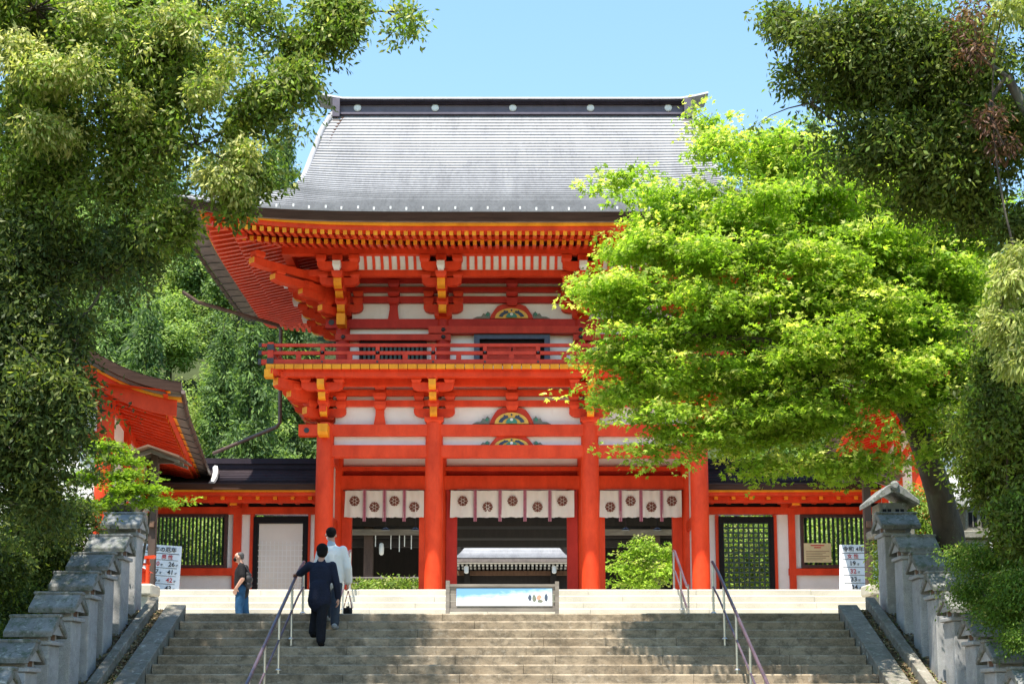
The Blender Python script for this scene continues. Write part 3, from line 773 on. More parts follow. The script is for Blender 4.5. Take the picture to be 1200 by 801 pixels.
# --- roof: half-widths, eave, ridge
EX, EYF = 9.0, 34.4                          # eave corner
EYB = 2*YM-EYF
ZE = Z(248, EYF); ZR = ZE + (Z(137.8, YM-.36)-ZE)/.90
LIFT = .44
def prof(s): return ZE + (ZR-ZE)*(.56*s + .44*s**2.2)        # s: 0 eave, 1 ridge
XS = [(0,9.0),(.06,8.3),(.12,7.5),(.2,6.65),(.28,6.25),(.38,6.08),(.5,5.98),(.65,5.93),(.85,5.80),(1,5.42)]
_s, _x = zip(*XS); _xs = np.interp(np.linspace(0,1,101), _s, _x)
for _ in range(3): _xs[1:-1] = (_xs[:-2]+_xs[1:-1]*2+_xs[2:])/4
def xe(s): return float(np.interp(s, np.linspace(0,1,101), _xs))
def lift_front(x): return LIFT*abs(min(1.0, abs(x)/EX))**4.5
def lift_side(y): return LIFT*min(1.0, abs(y-YM)/(YM-EYF))**4.5
def roof_pt(face, u, s):
    """face: front/back/left/right, u -1..1 along the eave, s up the slope"""
    x = xe(s); yh = (YM-EYF)*(1-s)
    fade = (1-s)**2.2
    if face in ('front', 'back'):
        px = u*x; py = YM - yh if face == 'front' else YM + yh
        return (px, py, prof(s) + LIFT*fade*abs(u)**4.5)
    py = YM + u*yh; px = -x if face == 'left' else x
    return (px, py, prof(s) + LIFT*fade*abs(u)**4.5)
def course_mesh(face, n, s1, nu=36, lip=.05):
    m = MB(); us = [-1+2*k/nu for k in range(nu+1)]
    # even spacing along the slope
    ss = np.linspace(0, s1, 400); L = np.concatenate([[0], np.cumsum(np.hypot(np.diff(ss)*(YM-EYF), np.diff([prof(q) for q in ss])))])
    cut = np.interp(np.linspace(0, L[-1], n+1), L, ss)
    for a, b in zip(cut[:-1], cut[1:]):
        A = [roof_pt(face, u, a) for u in us]; Bq = [roof_pt(face, u, b) for u in us]
        j = rng.normal(0, .003)
        A1 = [(p[0], p[1], p[2]+lip+j) for p in A]; 
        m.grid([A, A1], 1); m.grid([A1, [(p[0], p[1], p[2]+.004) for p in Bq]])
    return m
roof = empty('roof', (0, YM, ZE), 0, gate)
course_mesh('front', 44, .985, 48).build('shingle_courses', [M['copper_roof'], M['roof_lip']], roof)
course_mesh('back', 30, .985, 20).build('shingle_courses', [M['copper_roof'], M['roof_lip']], roof)
for f in ('left', 'right'): course_mesh(f, 18, .36, 24).build('shingle_courses', [M['copper_roof'], M['roof_lip']], roof)
for s in (-1, 1):                             # gable: boarded triangle and verge
    pts = [(s*(xe(q)-.25), YM-(YM-EYF)*(1-q), prof(q)-.12) for q in np.linspace(.3, .98, 9)]
    pts += [(p[0], 2*YM-p[1], p[2]) for p in pts[::-1]]
    xg = s*4.9
    MB().extr([(p[1], p[2]) for p in pts], 0, xg-.04, xg+.04).build('gable_board', M['vermilion'], roof)
    for dirn in (1, -1):
        vp = [(s*(xe(q)+.0), YM - dirn*(YM-EYF)*(1-q), prof(q)+.02) for q in np.linspace(.16, .99, 22)]
        MB().tube(vp, [.03+.07*min(1, k/6) for k in range(22)], 8).build('verge_roll', M['copper_roof'], roof, smooth=True)
        lp = [(s*(xe(q)-.3), YM - dirn*(YM-EYF)*(1-q), prof(q)-.16) for q in np.linspace(.3, .99, 14)]
        MB().tube(lp, .14, 4).build('bargeboard', M['eave_brown'], roof)
# thick layered eave edge
def eave_edge(name, z_top, z_bot, inset0, inset1, depth, mats, sx=0):
    """band round the eaves: outer face from z_top (inset0) down to z_bot (inset1), then inwards by depth"""
    for face in ('front', 'left', 'right', 'back'):
        nu = 40; m = MB(); rows = [[], [], [], []]
        for k in range(nu+1):
            u = -1+2*k/nu; lf = LIFT*abs(u)**4.5
            for r_, (ins, zz) in enumerate(((inset0, z_top), (inset1, z_bot), (inset1+depth, z_bot), (inset1+depth, z_bot+.2))):
                ex, ey = EX-ins-sx, YM-EYF-ins
                p = {'front': (u*ex, YM-ey), 'back': (u*ex, YM+ey), 'left': (-ex, YM+u*ey), 'right': (ex, YM+u*ey)}[face]
                rows[r_].append((p[0], p[1], zz+lf))
        m.grid([rows[0], rows[1]], 0); m.grid([rows[1], rows[2], rows[3]], 1)
        m.build(name, mats, roof)
zb1 = Z(259.3, EYF+.1); eave_edge('eave_layer', ZE+.01, zb1, 0, .10, .75, [M['eave_brown'], M['eave_under']])
zb2 = Z(263.8, EYF+.22); eave_edge('eave_trim', zb1+.002, zb2, .20, .22, .2, [M['yellow'], M['yellow']], .38)
zb3 = Z(270, EYF+.30); eave_edge('eave_fascia', zb2+.002, zb3, .29, .30, .35, [M['vermilion'], M['vermilion']], .38)
for k in range(36):                           # small white snow stops above the eave
    x = -7.6+15.2*k/35; s_ = .03 if k % 2 else .05
    q = roof_pt('front', x/xe(s_), s_); bx('snow_stop', M['white_paint'], roof, q[0]-.022, q[0]+.022, q[1]-.025, q[1]+.025, q[2]+.0, q[2]+.085)
# ridge
rg = empty('ridge', (0, YM, ZR), 0, gate)
yr = YM-.36
for (ya, yb, th, mat, xw) in ((139.5, 133.6, .36, 'ridge_dark', 5.35), (133.6, 131.4, .42, 'ridge_mid', 5.4), (131.4, 121.5, .30, 'ridge_mid', 5.3), (121.5, 118.8, .40, 'ridge_dark', 5.4), (118.8, 116.4, .46, 'ridge_dark', 5.5)):
    bx('ridge_layer', M[mat], rg, -xw, xw, YM-th, YM+th, Z(ya, YM-th), Z(yb, YM-th))
nu = 30; zc = Z(116.3, YM-.46)
def capz(u): return zc + 2.6*max(0, abs(u)-.85)**1.4
m = MB()
for dz, th in ((0, .50), (.07, .42)): pass
m.grid([[(u*6.05, YM-.5, capz(u)) for u in np.linspace(-1,1,nu)], [(u*6.05, YM-.40, capz(u)+.10) for u in np.linspace(-1,1,nu)], [(u*6.05, YM+.40, capz(u)+.10) for u in np.linspace(-1,1,nu)], [(u*6.05, YM+.5, capz(u)) for u in np.linspace(-1,1,nu)], [(u*6.05, YM-.5, capz(u)-.01) for u in np.linspace(-1,1,nu)]])
m.build('ridge_cap', M['copper_roof'], rg)
for px in (420, 511, 602, 693, 784):
    MB().lathe([(.115,.0),(.115,-.03),(.08,-.05)], (X(px-1, 127, YM-.3), YM-.30, Z(126.8, YM-.3)), 20, axis='Y').build('round_crest', M['white_paint'], rg)
for s in (-1, 1):
    bx('ridge_end', M['ridge_mid'], rg, s*5.3, s*5.52, YM-.5, YM+.5, Z(136, YM-.5), Z(114.5, YM-.5))
    bx('ridge_end_foot', M['eave_under'], rg, s*5.30, s*5.5, YM-.5, YM+.5, Z(146, YM-.6), Z(138, YM-.6))

# --- rafters in two tiers
ZFL, ZBA = Z(277, EYF+.36), Z(288, EYF+1.08)   # undersides at the ends of flying / base rafters
VS = [M['vermilion_satin'], M['yellow']]
RU = MB().box(-.5,.5,0,1,0,1,0,front=1).mesh('rafter', VS)
rafters = roof
rw = .105
def place_rafter(p, q, h, w, mb=None):
    p, q = Vector(p), Vector(q); d = q-p; L = d.length
    yv = d/L; xv = yv.cross(Vector((0,0,1))).normalized(); zv = xv.cross(yv)
    Mx = Matrix(((xv.x*w, yv.x*L, zv.x*h, p.x),(xv.y*w, yv.y*L, zv.y*h, p.y),(xv.z*w, yv.z*L, zv.z*h, p.z),(0,0,0,1)))
    if mb is not None:
        vs = [Mx @ Vector(c) for c in ((-.5,0,0),(.5,0,0),(.5,1,0),(-.5,1,0),(-.5,0,1),(.5,0,1),(.5,1,1),(-.5,1,1))]
        mb.add(vs, [(0,3,2,1),(4,5,6,7),(0,1,5,4),(2,3,7,6),(1,2,6,5),(3,0,4,7)], [0,0,1,0,0,0])
    else: inst(RU, 'rafter', rafters, Mx)
FS, BS = .20, .22                             # slopes of the tiers
hf = .78*(Z(270.2, EYF+.36)-Z(277, EYF+.36)); hb = .78*(Z(281, EYF+1.08)-Z(288, EYF+1.08)); ZFL += .03; ZBA += .03
other = MB()
def lf2(v, half): return LIFT*min(1., abs(v)/half)**4.5
def rafter_pair(kind, v):
    """v: position along the eave measured from the roof's centre"""
    front = kind in ('front', 'back')
    half = EX-.2 if front else YM-EYF
    body = UO if front else YUB-YM
    out = (YM-EYF) if front else EX-.38            # distance of the eave from the centre line
    wall = (YM-YU) if front else UO
    over = max(0., abs(v)-body)
    inn = wall + over                          # starts at the wall or at the hip rafter
    l = lf2(v, half)
    tiers = ((out-.36, max(inn, out-1.15), ZFL, FS, hf, 1.0), (out-1.08, max(inn-.3, 0), ZBA, BS, hb, .7))
    for o_, i_, z_, sl, h, lk in tiers:
        if o_ - i_ < .12: continue
        ll = l*lk*(1.0 if lk == 1 else 1.0)
        def pt(d, z):
            if kind == 'front': return (v, YM-d, z)
            if kind == 'back': return (v, YM+d, z)
            return (-d if kind == 'left' else d, YM+v, z)
        place_rafter(pt(o_, z_+ll), pt(i_, z_+ll*(.35 if over < .1 else .8)+(o_-i_)*sl), h, rw, None if kind in ('front', 'left') else other)
sp = .2035
nf = int((EX-.80)/sp)
for k in range(-nf, nf+1): rafter_pair('front', k*sp); rafter_pair('back', k*sp)
sps = .26; ns = int((YM-EYF-.42)/sps)
for k in range(-ns, ns+1): rafter_pair('left', k*sps); rafter_pair('right', k*sps)
tag(other.build('rafter_rows', VM, roof), kind='stuff')
# soffit boards above the rafters
def soffit(d0, z0, lk0, d1, z1, name, mat):
    nu = 32
    for kind in ('front', 'back', 'left', 'right'):
        rows = [[], []]
        for k in range(nu+1):
            u = -1+2*k/nu; lf = LIFT*abs(u)**4.5
            for r_, (ins, zz, lk) in enumerate(((d0, z0, lk0), (d1, z1, 0.25))):
                ex, ey = EX-.38-ins, YM-EYF-ins
                p = {'front': (u*ex, YM-ey), 'back': (u*ex, YM+ey), 'left': (-ex, YM+u*ey), 'right': (ex, YM+u*ey)}[kind]
                rows[r_].append((p[0], p[1], zz+lf*lk))
        MB().grid(rows).build(name, mat, roof)
soffit(.36, ZFL+hf+.02, 1.0, 1.2, ZFL+hf+.06+.84*FS, 'soffit_board', M['soffit_shade_red'])
soffit(1.08, ZBA+hb+.05, .7, 3.75, ZBA+hb+.07+2.67*BS, 'soffit_board', M['soffit_shade_red'])
eave_edge('rafter_bearer', ZBA+hb+.11, ZBA+hb+.015, 1.06, 1.06, .14, [M['vermilion'], M['vermilion']], .38)
for s in (-1, 1):
    for yy, d in ((EYF, 1), (EYB, -1)):
        a = Vector((s*(EX-.76), yy+d*.38, ZFL-.06+LIFT*.95)); b = Vector((s*UO, yy+d*(YU-EYF), ZBA+.75))
        mb = MB(); 
        for p, q, h in ((a, a.lerp(b, .26), .26), (a.lerp(b, .20)-Vector((0,0,.22)), b-Vector((0,0,.1)), .30)):
            place_rafter(p, q, h, .2, mb)
        mb.build('hip_rafter', VM, roof)
# gutter with hooks and the downpipe on the left
gt = empty('gutter', (-EX, YM, zb1), 0, gate)
gp = [(-EX+.04, YM+u*(YM-EYF)*.97, zb1-.03+LIFT*abs(u)**4.5*.9) for u in np.linspace(-1, 1, 20)]
MB().tube(gp, .06, 6).build('gutter_trough', M['copper_pipe'], gt)
for k in range(17):
    u = -.95+1.9*k/16; y = YM+u*(YM-EYF); z = zb1+LIFT*abs(u)**4.5*.9
    MB().tube([(-EX+.5, y, z-.005), (-EX+.2, y, z-.03), (-EX+.03, y, z-.11), (-EX-.06, y, z-.03)], .012, 5).build('gutter_hook', M['black_metal'], gt)
pp = [P(214, 342, 36.9), P(232, 354, 37.0), P(326, 381, 38.6), P(329, 386, 38.6), P(328.5, 440, 38.6), P(328, 495, 38.6), P(324, 500, 38.6), P(250, 531, 39.6)]
MB().tube(pp, .055, 8).build('downpipe', M['copper_pipe'], gt)
# ------------------------------------------------------------------ curtains hung in the gate
def crest(name, x, z, y, r, parent):
    m = MB()
    for k in range(6):
        a = math.pi/2 + k*math.pi/3
        c, s_ = math.cos(a), math.sin(a)
        kite = [(.30, -.02), (.52, -.26), (.86, -.24), (.98, 0), (.86, .24), (.52, .26)]
        m.extr([(x + r*(u*c - v*s_), z + r*(u*s_ + v*c)) for u, v in kite], 1, y-.003, y)
    m.extr([(x + r*.24*math.cos(t), z + r*.24*math.sin(t)) for t in np.linspace(0, 2*math.pi, 13)[:-1]], 1, y-.003, y)
    for k in range(6):
        a0 = math.pi/2 + (k+.5)*math.pi/3; da = .17
        m.extr([(x + r*q*math.cos(t), z + r*q*math.sin(t)) for q, t in ((.72, a0-da), (1.0, a0-da), (1.0, a0+da), (.72, a0+da))], 1, y-.003, y)
    return m.build('crest', M['crest_brown'], parent)
def curtain(px0, px1, n, crest_ups, label, seed):
    r_ = random.Random(seed)
    y = YM-.24; x0, x1 = X(px0, 590, y), X(px1, 590, y); zt, zb = Z(574.2, y), Z(606, y)
    root = empty('door_curtain', ((x0+x1)/2, y, zb)); tag(root, label, 'curtain', 'white shrine curtains hung in the gate')
    MB().tube([(x0-.05, y+.02, zt), (x1+.05, y+.02, zt)], .014, 6).build('rod', M['dark_wood'], root)
    w = (x1-x0)/n
    for k in range(n):
        a, b = x0+w*k+.012, x0+w*(k+1)-.012
        ph = r_.uniform(0, 6); rows = []
        for i in range(11):
            t = i/10; row = []
            for j in range(15):
                u = j/14
                dx = (-.025*t if k == 0 and j == 0 else (.0))
                sag = .012*math.sin(u*math.pi)*(1 if i == 0 else 0)
                yy = y + .026*math.sin(u*8+ph+t*1.5)*(.25+t) + .012*math.sin(u*17+ph*2-t*3) - .02*t
                row.append((a+(b-a)*u+dx, yy, zt-sag+(zb-zt)*t + (.012*math.sin(u*11+ph) + .008*r_.uniform(-1, 1) if i == 10 else 0)))
            rows.append(row)
        o = MB().grid(rows).build('cloth_panel', M['cloth_white'], root, smooth=True)
        up = crest_ups[k]
        crest('crest', (a+b)/2, zt+(zb-zt)*(.40 if up else .62), y-.045, .155, o)
        # thin hanging cord lines seen as faint folds
        if k < n-1:
            xc = x0+w*(k+1); zr = Z(610.8, y)
            rb = MB().box(xc-.05, xc+.05, y-.05, y-.035, zr, zt).build('ribbon', M['ribbon'], root)
            for q in (-.046, .018): bx('ribbon_edge', M['ribbon_edge'], rb, xc+q, xc+q+.028, y-.055, y-.0505, zr+.005, zt-.005)
curtain(404, 497.2, 4, (1,0,1,0), 'white curtain with four brown crests in the left bay of the gate', 1)
curtain(527.8, 673.4, 5, (1,0,1,0,1), 'wide white curtain with five brown crests in the middle bay of the gate', 2)
curtain(702.8, 799.2, 4, (0,1,0,1), 'white curtain with four brown crests in the right bay of the gate', 3)

# ------------------------------------------------------------------ cloister wings left and right of the gate
YW, YWE, YWR = 39.6, 38.2, 41.4               # wall plane, eave, ridge
def wing(s, label):
    root = empty('cloister_wing', (s*9.5, YW, ZP)); tag(root, label, 'cloister', 'cloister wings beside the gate')
    xi = XO+.28; xo = 15.6 if s < 0 else 16.5
    def mx(px): return px if s > 0 else px     # pixels are read on each side on its own
    def xx(px, py=640, y=YW): return X(px, py, y)
    v = M['vermilion']
    # roof: curved slope with ribs, fascia, ridge
    ze, zr = Z(567, YWE), Z(549, YWR)
    nx = 26; us = np.linspace(0, 1, nx)
    m = MB()
    cuts = np.linspace(0, 1, 13)
    def rp(u, t):
        x = s*(xi+(xo-xi)*u); rise = .0 + .10*abs(u-.1)**2
        return (x, YWE+(YWR-YWE)*t, ze+(zr-ze)*(.55*t+.45*t*t)+rise)
    for a, b in zip(cuts[:-1], cuts[1:]):
        m.grid([[rp(u, a) for u in us], [tuple(Vector(rp(u, a))+Vector((0,-.01,.028))) for u in us], [rp(u, b) for u in us]])
    m.build('shingle_courses', M['dark_roof'], root)
    MB().grid([[rp(u, 1) for u in us], [(rp(u,1)[0], 2*YWR-YWE, ze) for u in us]]).build('rear_slope', M['dark_roof'], root)
    for dz, th, mt in ((0, .22, 'ridge_dark'), (.16, .28, 'ridge_dark')):
        m = MB(); m.grid([[(rp(u,1)[0], YWR-th, rp(u,1)[2]-.05+dz) for u in us], [(rp(u,1)[0], YWR-th, rp(u,1)[2]+.12+dz) for u in us], [(rp(u,1)[0], YWR+th, rp(u,1)[2]+.12+dz) for u in us], [(rp(u,1)[0], YWR+th, rp(u,1)[2]-.05+dz) for u in us]])
        m.build('ridge_layer', M[mt], root)
    def band(name, z1, z0, y, d, mat):
        m = MB(); g = lambda u, yy, zz: (rp(u,0)[0], yy, zz+rp(u,0)[2]-ze)
        m.grid([[g(u, y, z1) for u in us], [g(u, y, z0) for u in us], [g(u, y+d, z0) for u in us]]); m.build(name, mat, root)
    band('eave_layer', ze+.025, Z(573.3, YWE+.05), YWE+.03, .3, M['eave_brown'])
    band('eave_trim', Z(573.2, YWE+.12), Z(575.8, YWE+.12), YWE+.12, .2, M['yellow'])
    band('eave_fascia', Z(575.7, YWE+.2), Z(580, YWE+.2), YWE+.2, .5, v)
    band('eave_board', Z(579.5, YWE+.55), Z(588.5, YWE+.55), YWE+.55, .15, v)
    k0, k1 = (222.8, -20.5) if s < 0 else (839, 20.5)
    pxs = [363.5 - 20.5*k for k in range(16)] if s < 0 else [839+20.5*k for k in range(17)]
    for px in pxs:
        x = X(px, 583, YWE+.42); q = MB().box(x-.055, x+.055, YWE+.40, YW, Z(585, YWE+.4), Z(580.2, YWE+.4), 0, front=1); q.build('rafter', VM, root)
    # wall: beams, posts, panels
    x_in, x_out = s*xi, s*xo
    def bm(y0, y1, a, b, th=.2, mat='vermilion', name='tie_beam', yc=YW):
        return bx(name, M[mat], root, a, b, yc-th/2, yc+th/2, Z(y1, yc-th/2), Z(y0, yc-th/2))
    bm(593.5, 602, x_in, x_out, .22); bm(588.7, 593.6, x_in, x_out, .08, 'dark_wood', 'gap_board', YW+.1)
    posts = [(273.5, 283), (152, 161), (40, 50)] if s < 0 else [(924, 931.5), (1048, 1058), (1160, 1170)]
    for a, b in posts:
        bm(593.4, 800, xx(a), xx(b), .24, 'vermilion', 'post')
        xc = (xx(a)+xx(b))/2
        MB().box(xc-.11, xc+.11, YW-.75, YW-.1, Z(592, YW-.7), Z(584.5, YW-.7), 0, front=1).build('bracket_nose', VM, root)
        bm(586, 594, xc-.3, xc+.3, .2, 'vermilion', 'bracket_arm')
    # plaster behind everything
    def panel(a, b, y0, y1): bm(y0, y1, xx(a), xx(b), .06, 'plaster', 'plaster_panel', YW+.03)
    if s < 0:
        panel(283, 297, 601, 800); panel(266, 274, 601, 667); panel(161, 274, 672, 800); panel(50, 163, 601, 800); panel(361, 368, 601, 800)
        bm(665, 673.6, xx(161), xx(276), .21); bm(601.5, 800, xx(293), xx(297.5), .14, 'vermilion', 'door_jamb'); bm(601.5, 800, xx(360.8), xx(363.5), .14, 'vermilion', 'door_jamb')
        win, door = (162, 267, 602, 665), (297.3, 361, 605, 800)
    else:
        panel(831, 840, 601, 800); panel(909, 924.5, 601, 800); panel(931, 939, 601, 667); panel(931, 1048, 672, 800); panel(1030, 1048, 601, 667); panel(1058, 1160, 601, 800)
        bm(665.5, 673.4, xx(923), xx(1048), .21); bm(603, 800, xx(838.5), xx(842.3), .14, 'vermilion', 'door_jamb'); bm(603, 800, xx(906.2), xx(910.5), .14, 'vermilion', 'door_jamb')
        win, door = (938, 1032, 602.5, 665), (842, 906.5, 605, 800)
    # barred window
    w = empty('barred_window', ((xx(win[0])+xx(win[1]))/2, YW, Z(win[3], YW)), 0, root)
    a, b = xx(win[0]), xx(win[1]); z0, z1 = Z(win[3], YW-.1), Z(win[2], YW-.1); t = .09
    for q in (a, b-t): bx('frame', M['window_brown'], w, q, q+t, YW-.14, YW+.06, z0, z1)
    for q in (z0, z1-t): bx('frame', M['window_brown'], w, a+t, b-t, YW-.139, YW+.059, q, q+t)
    n = 22 if s < 0 else 16
    BAR = MB().box(-.5,.5,-.5,.5,0,1).mesh('bar', M['window_green'])
    pitch = (b-a-2*t)/n
    for k in range(n): inst(BAR, 'bar', w, TRS(a+t+pitch*(k+.5), YW-.03, z0+t, R(45), pitch*.42, pitch*.42, z1-z0-2*t))
    # door
    d = empty('lattice_door', ((xx(door[0])+xx(door[1]))/2, YW, ZP), 0, root)
    a, b = xx(door[0]), xx(door[1]); z0, z1 = ZP, Z(door[2], YW-.1); t = .14
    for q in (a, b-t): bx('frame', M['lacquer_black'], d, q, q+t, YW-.12, YW+.05, z0, z1)
    bx('frame', M['lacquer_black'], d, a+t, b-t, YW-.119, YW+.049, z1-(.18 if s > 0 else .2), z1)
    ia, ib = a+t, b-t; iz0, iz1 = ZP+.05, z1-.18
    if s > 0:
        bx('frame', M['lacquer_black'], d, ia, ib, YW-.118, YW+.048, ZP, ZP+.12)
        nc = 9; nr = int(nc*(iz1-ZP-.12)/(ib-ia)+.5)
        for k in range(nc+1):
            x = ia+(ib-ia)*k/nc; bx('lattice_bar', M['window_green'], d, x-.022, x+.022, YW-.05, YW-.01, ZP+.12, iz1)
        for k in range(nr+1):
            z = ZP+.12+(iz1-ZP-.12)*k/nr; bx('lattice_bar', M['window_green'], d, ia, ib, YW-.052, YW-.012, z-.022, z+.022)
    else:
        rows = [[(ia+.02+(ib-ia-.04)*j/14, YW-.055+.012*math.sin(j*1.1+i*.3)*(i/14)-.004*math.sin(i*1.7), iz1+(ZP+.12-iz1)*i/14) for j in range(15)] for i in range(15)]
        MB().grid(rows).build('door_cloth', M['cloth_white'], d, smooth=True)
        nc = 11; nr = 17
        for k in range(1, nc):
            x = ia+(ib-ia)*k/nc; bx('lattice_bar', M['plaster'], d, x-.012, x+.012, YW-.074, YW-.070, ZP+.12, iz1-.55)
        for k in range(1, nr-3):
            z = ZP+.12+(iz1-ZP-.12)*k/nr; bx('lattice_bar', M['plaster'], d, ia, ib, YW-.0745, YW-.0705, z-.012, z+.012)
        bx('frame', M['lacquer_black'], d, ia, ib, YW-.118, YW+.048, ZP, ZP+.12)
    # rear wall posts so that light enters through the back
    for k in (0, 2, 5, 6):
        x = s*(xi+.4+k*1.6); bx('rear_post', M['dark_wood'], root, x-.1, x+.1, 2*YWR-YW-.1, 2*YWR-YW+.1, ZP, ze)
    if s < 0:
        vp = [P(252.5, 551, 40.6), P(253, 556, 40.1), P(251.5, 563, 39.2), P(247.5, 569.5, 38.35)]
        MB().tube([p+Vector((0,0,.08)) for p in vp], .085, 6).build('white_strip', M['white_paint'], root)  # white curved strip down the front of the wing roof
    else:
        nb = empty('paper_notice', (X(958, 647, YW-.15), YW-.15, Z(658, YW-.15)), 0, root)
        a, b = X(942, 640, YW-.15), X(974, 640, YW-.15)
        bx('paper', M['paper_yellow'], nb, a, b, YW-.150, YW-.146, Z(658.6, YW-.15), Z(636, YW-.15))
        bx('text_line', M['ink_red'], nb, a+.2, b-.2, YW-.152, YW-.1505, Z(639.3, YW-.15), Z(638, YW-.15)); bx('text_line', M['ink_red'], nb, a+.3, b-.3, YW-.152, YW-.1505, Z(641.8, YW-.15), Z(640.5, YW-.15))
        for k in range(6): bx('text_line', M['brown_wood'], nb, a+.06, b-.06-.1*(k % 3), YW-.152, YW-.1505, Z(645.6+2*k, YW-.15), Z(645+2*k, YW-.15))
wing(-1, 'left cloister wing with dark roof, barred window and cloth-hung door')
wing(1, 'right cloister wing with dark roof, green lattice door and barred window')

# ------------------------------------------------------------------ gabled side halls turned towards the stairs
def side_hall(s, label, corner, rz):
    """local frame: x = outwards to the eave that faces the stairs, y = into the depth; corner = front eave corner"""
    Lm = 11.5; W2 = 3.4; rise = 2.1
    c = P(*corner); zE = c.z
    root = empty('side_hall', (c.x, c.y, ZF), 0); tag(root, label, 'hall', 'vermilion halls flanking the forecourt')
    Bm = Matrix.Translation((c.x, c.y, 0)) @ Matrix.Rotation(rz, 4, 'Z') @ Matrix.Diagonal((s, 1, 1, 1))
    def put(mb, name, mats, smooth=False):
        mb.v = [tuple(Bm @ Vector(p)) for p in mb.v]; return mb.build(name, mats, root, smooth)
    def rz_(t): return rise*(.20*t+.80*t*t)          # t 0 eave .. 1 ridge
    def up(v): return .28*max(0, 1-v/2.2)**2
    ys = [0,.3,.7,1.2,1.8,2.6,4,6,8,Lm]
    for side in (0, 1):
        f = (lambda t: -W2*t) if side == 0 else (lambda t: -2*W2+W2*t)
        m = MB(); ts = np.linspace(0, 1, 21)
        for a, b in zip(ts[:-1], ts[1:]):
            m.grid([[(f(a), y, zE+rz_(a)+up(y)*(1-a)) for y in ys], [(f(a), y-.01, zE+rz_(a)+.03+up(y)*(1-a)) for y in ys], [(f(b), y, zE+rz_(b)+up(y)*(1-b)) for y in ys]])
        put(m, 'shingle_courses', M['copper_roof'])
        # verge layers on the gable end and eave layers
        for dz0, dz1, iny, mat in ((.02, -.22, 0, 'eave_brown'), (-.22, -.30, .12, 'eave_under'), (-.30, -.36, .2, 'yellow'), (-.36, -.72, .27, 'vermilion')):
            tt = np.linspace(0 if mat != 'vermilion' else .03, 1, 18); m = MB()
            m.grid([[(f(t), iny, zE+rz_(t)+up(0)*(1-t)+dz0) for t in tt], [(f(t), iny, zE+rz_(t)+up(0)*(1-t)+dz1) for t in tt], [(f(t), iny+(.3 if mat != 'vermilion' else .1), zE+rz_(t)+up(0)*(1-t)+dz1) for t in tt]])
            put(m, 'verge_layer', M[mat])
        for dz0, dz1, inx, mat, dp in ((.02, -.2, 0, 'eave_brown', .28), (-.2, -.26, .24, 'yellow', .1), (-.26, -.34, .3, 'vermilion', .1)):
            g = 1 if side == 0 else -1; x0 = (0 if side == 0 else -2*W2)
            m = MB(); m.grid([[(x0-g*inx, y, zE+up(y)+dz0+inx*.2) for y in ys], [(x0-g*inx, y, zE+up(y)+dz1+inx*.2) for y in ys], [(x0-g*(inx+dp), y, zE+up(y)+dz1+inx*.2) for y in ys]])
            put(m, 'eave_layer', [M[mat] if mat != 'eave_brown' else M['eave_under']])
    # underside boards and rafters on the side facing the stairs
    m = MB(); m.grid([[(-.35, y, zE+up(y)-.18) for y in ys], [(-1.9, y, zE-.18+.42) for y in ys]]); put(m, 'soffit_board', M['vermilion'])
    for k in range(26):
        y = .45+k*.42; q = MB()
        a, b = (-.42, y, zE+up(y)-.34), (-1.9, y, zE+.10)
        q.add([(a[0],y-.05,a[2]),(a[0],y+.05,a[2]),(a[0],y+.05,a[2]+.12),(a[0],y-.05,a[2]+.12),(b[0],y-.05,b[2]),(b[0],y+.05,b[2]),(b[0],y+.05,b[2]+.12),(b[0],y-.05,b[2]+.12)],
              [(0,1,2,3),(4,5,6,7),(0,1,5,4),(1,2,6,5),(2,3,7,6),(3,0,4,7)], [1,0,0,0,0,0]); put(q, 'rafter', VM)
    for k in range(12):
        y = .6+k*.85; q = MB().tube([(-.3, y, zE+up(y)-.25), (.02, y, zE+up(y)-.33), (.12, y, zE+up(y)-.2)], .012, 5); put(q, 'gutter_hook', M['black_metal'])
    put(MB().tube([(.05, y, zE+up(y)-.22) for y in ys], .055, 6), 'gutter', M['copper_pipe'])
    # body
    wx = -1.75
    for y in (.9, 4.0, 7.1, 10.2):
        for x in (wx, wx-3.1): put(MB().lathe([(.2, ZP), (.2, zE+.12)], (x, y, 0), 20), 'column', M['vermilion'], R(40))
    for z0, z1 in ((zE-.15, zE+.15), (zE-1.0, zE-.75), (ZP+.7, ZP+.95)):
        put(MB().box(wx-3.1, wx, .8, 1.0, z0, z1), 'tie_beam', M['vermilion']); put(MB().box(wx-.1, wx+.1, .9, 10.3, z0+.003, z1-.003), 'tie_beam', M['vermilion'])
    for a, b in ((.95, 3.95), (4.05, 7.05), (7.15, 10.15)): put(MB().box(wx-.04, wx+.04, a+.1, b-.1, ZP-.6, zE+.1), 'plaster_panel', M['plaster'])
    put(MB().box(wx-3.0, wx-.1, .88, .95, ZP-.6, zE+.2), 'plaster_panel', M['plaster'])
    put(MB().box(wx-3.1, wx, .6, .95, zE+.2, zE+.4), 'gable_beam', M['vermilion'])
    put(MB().box(-3.5, -3.1, .4, 11, zE+1.2, zE+1.45), 'ridge_purlin', M['vermilion'])
    return root
side_hall(1, 'vermilion side hall with sweeping grey gable roof left of the gate', (212, 462, 30.0), R(9))
side_hall(-1, 'vermilion side hall half hidden behind the maple right of the gate', (990, 464, 30.5), R(-9))

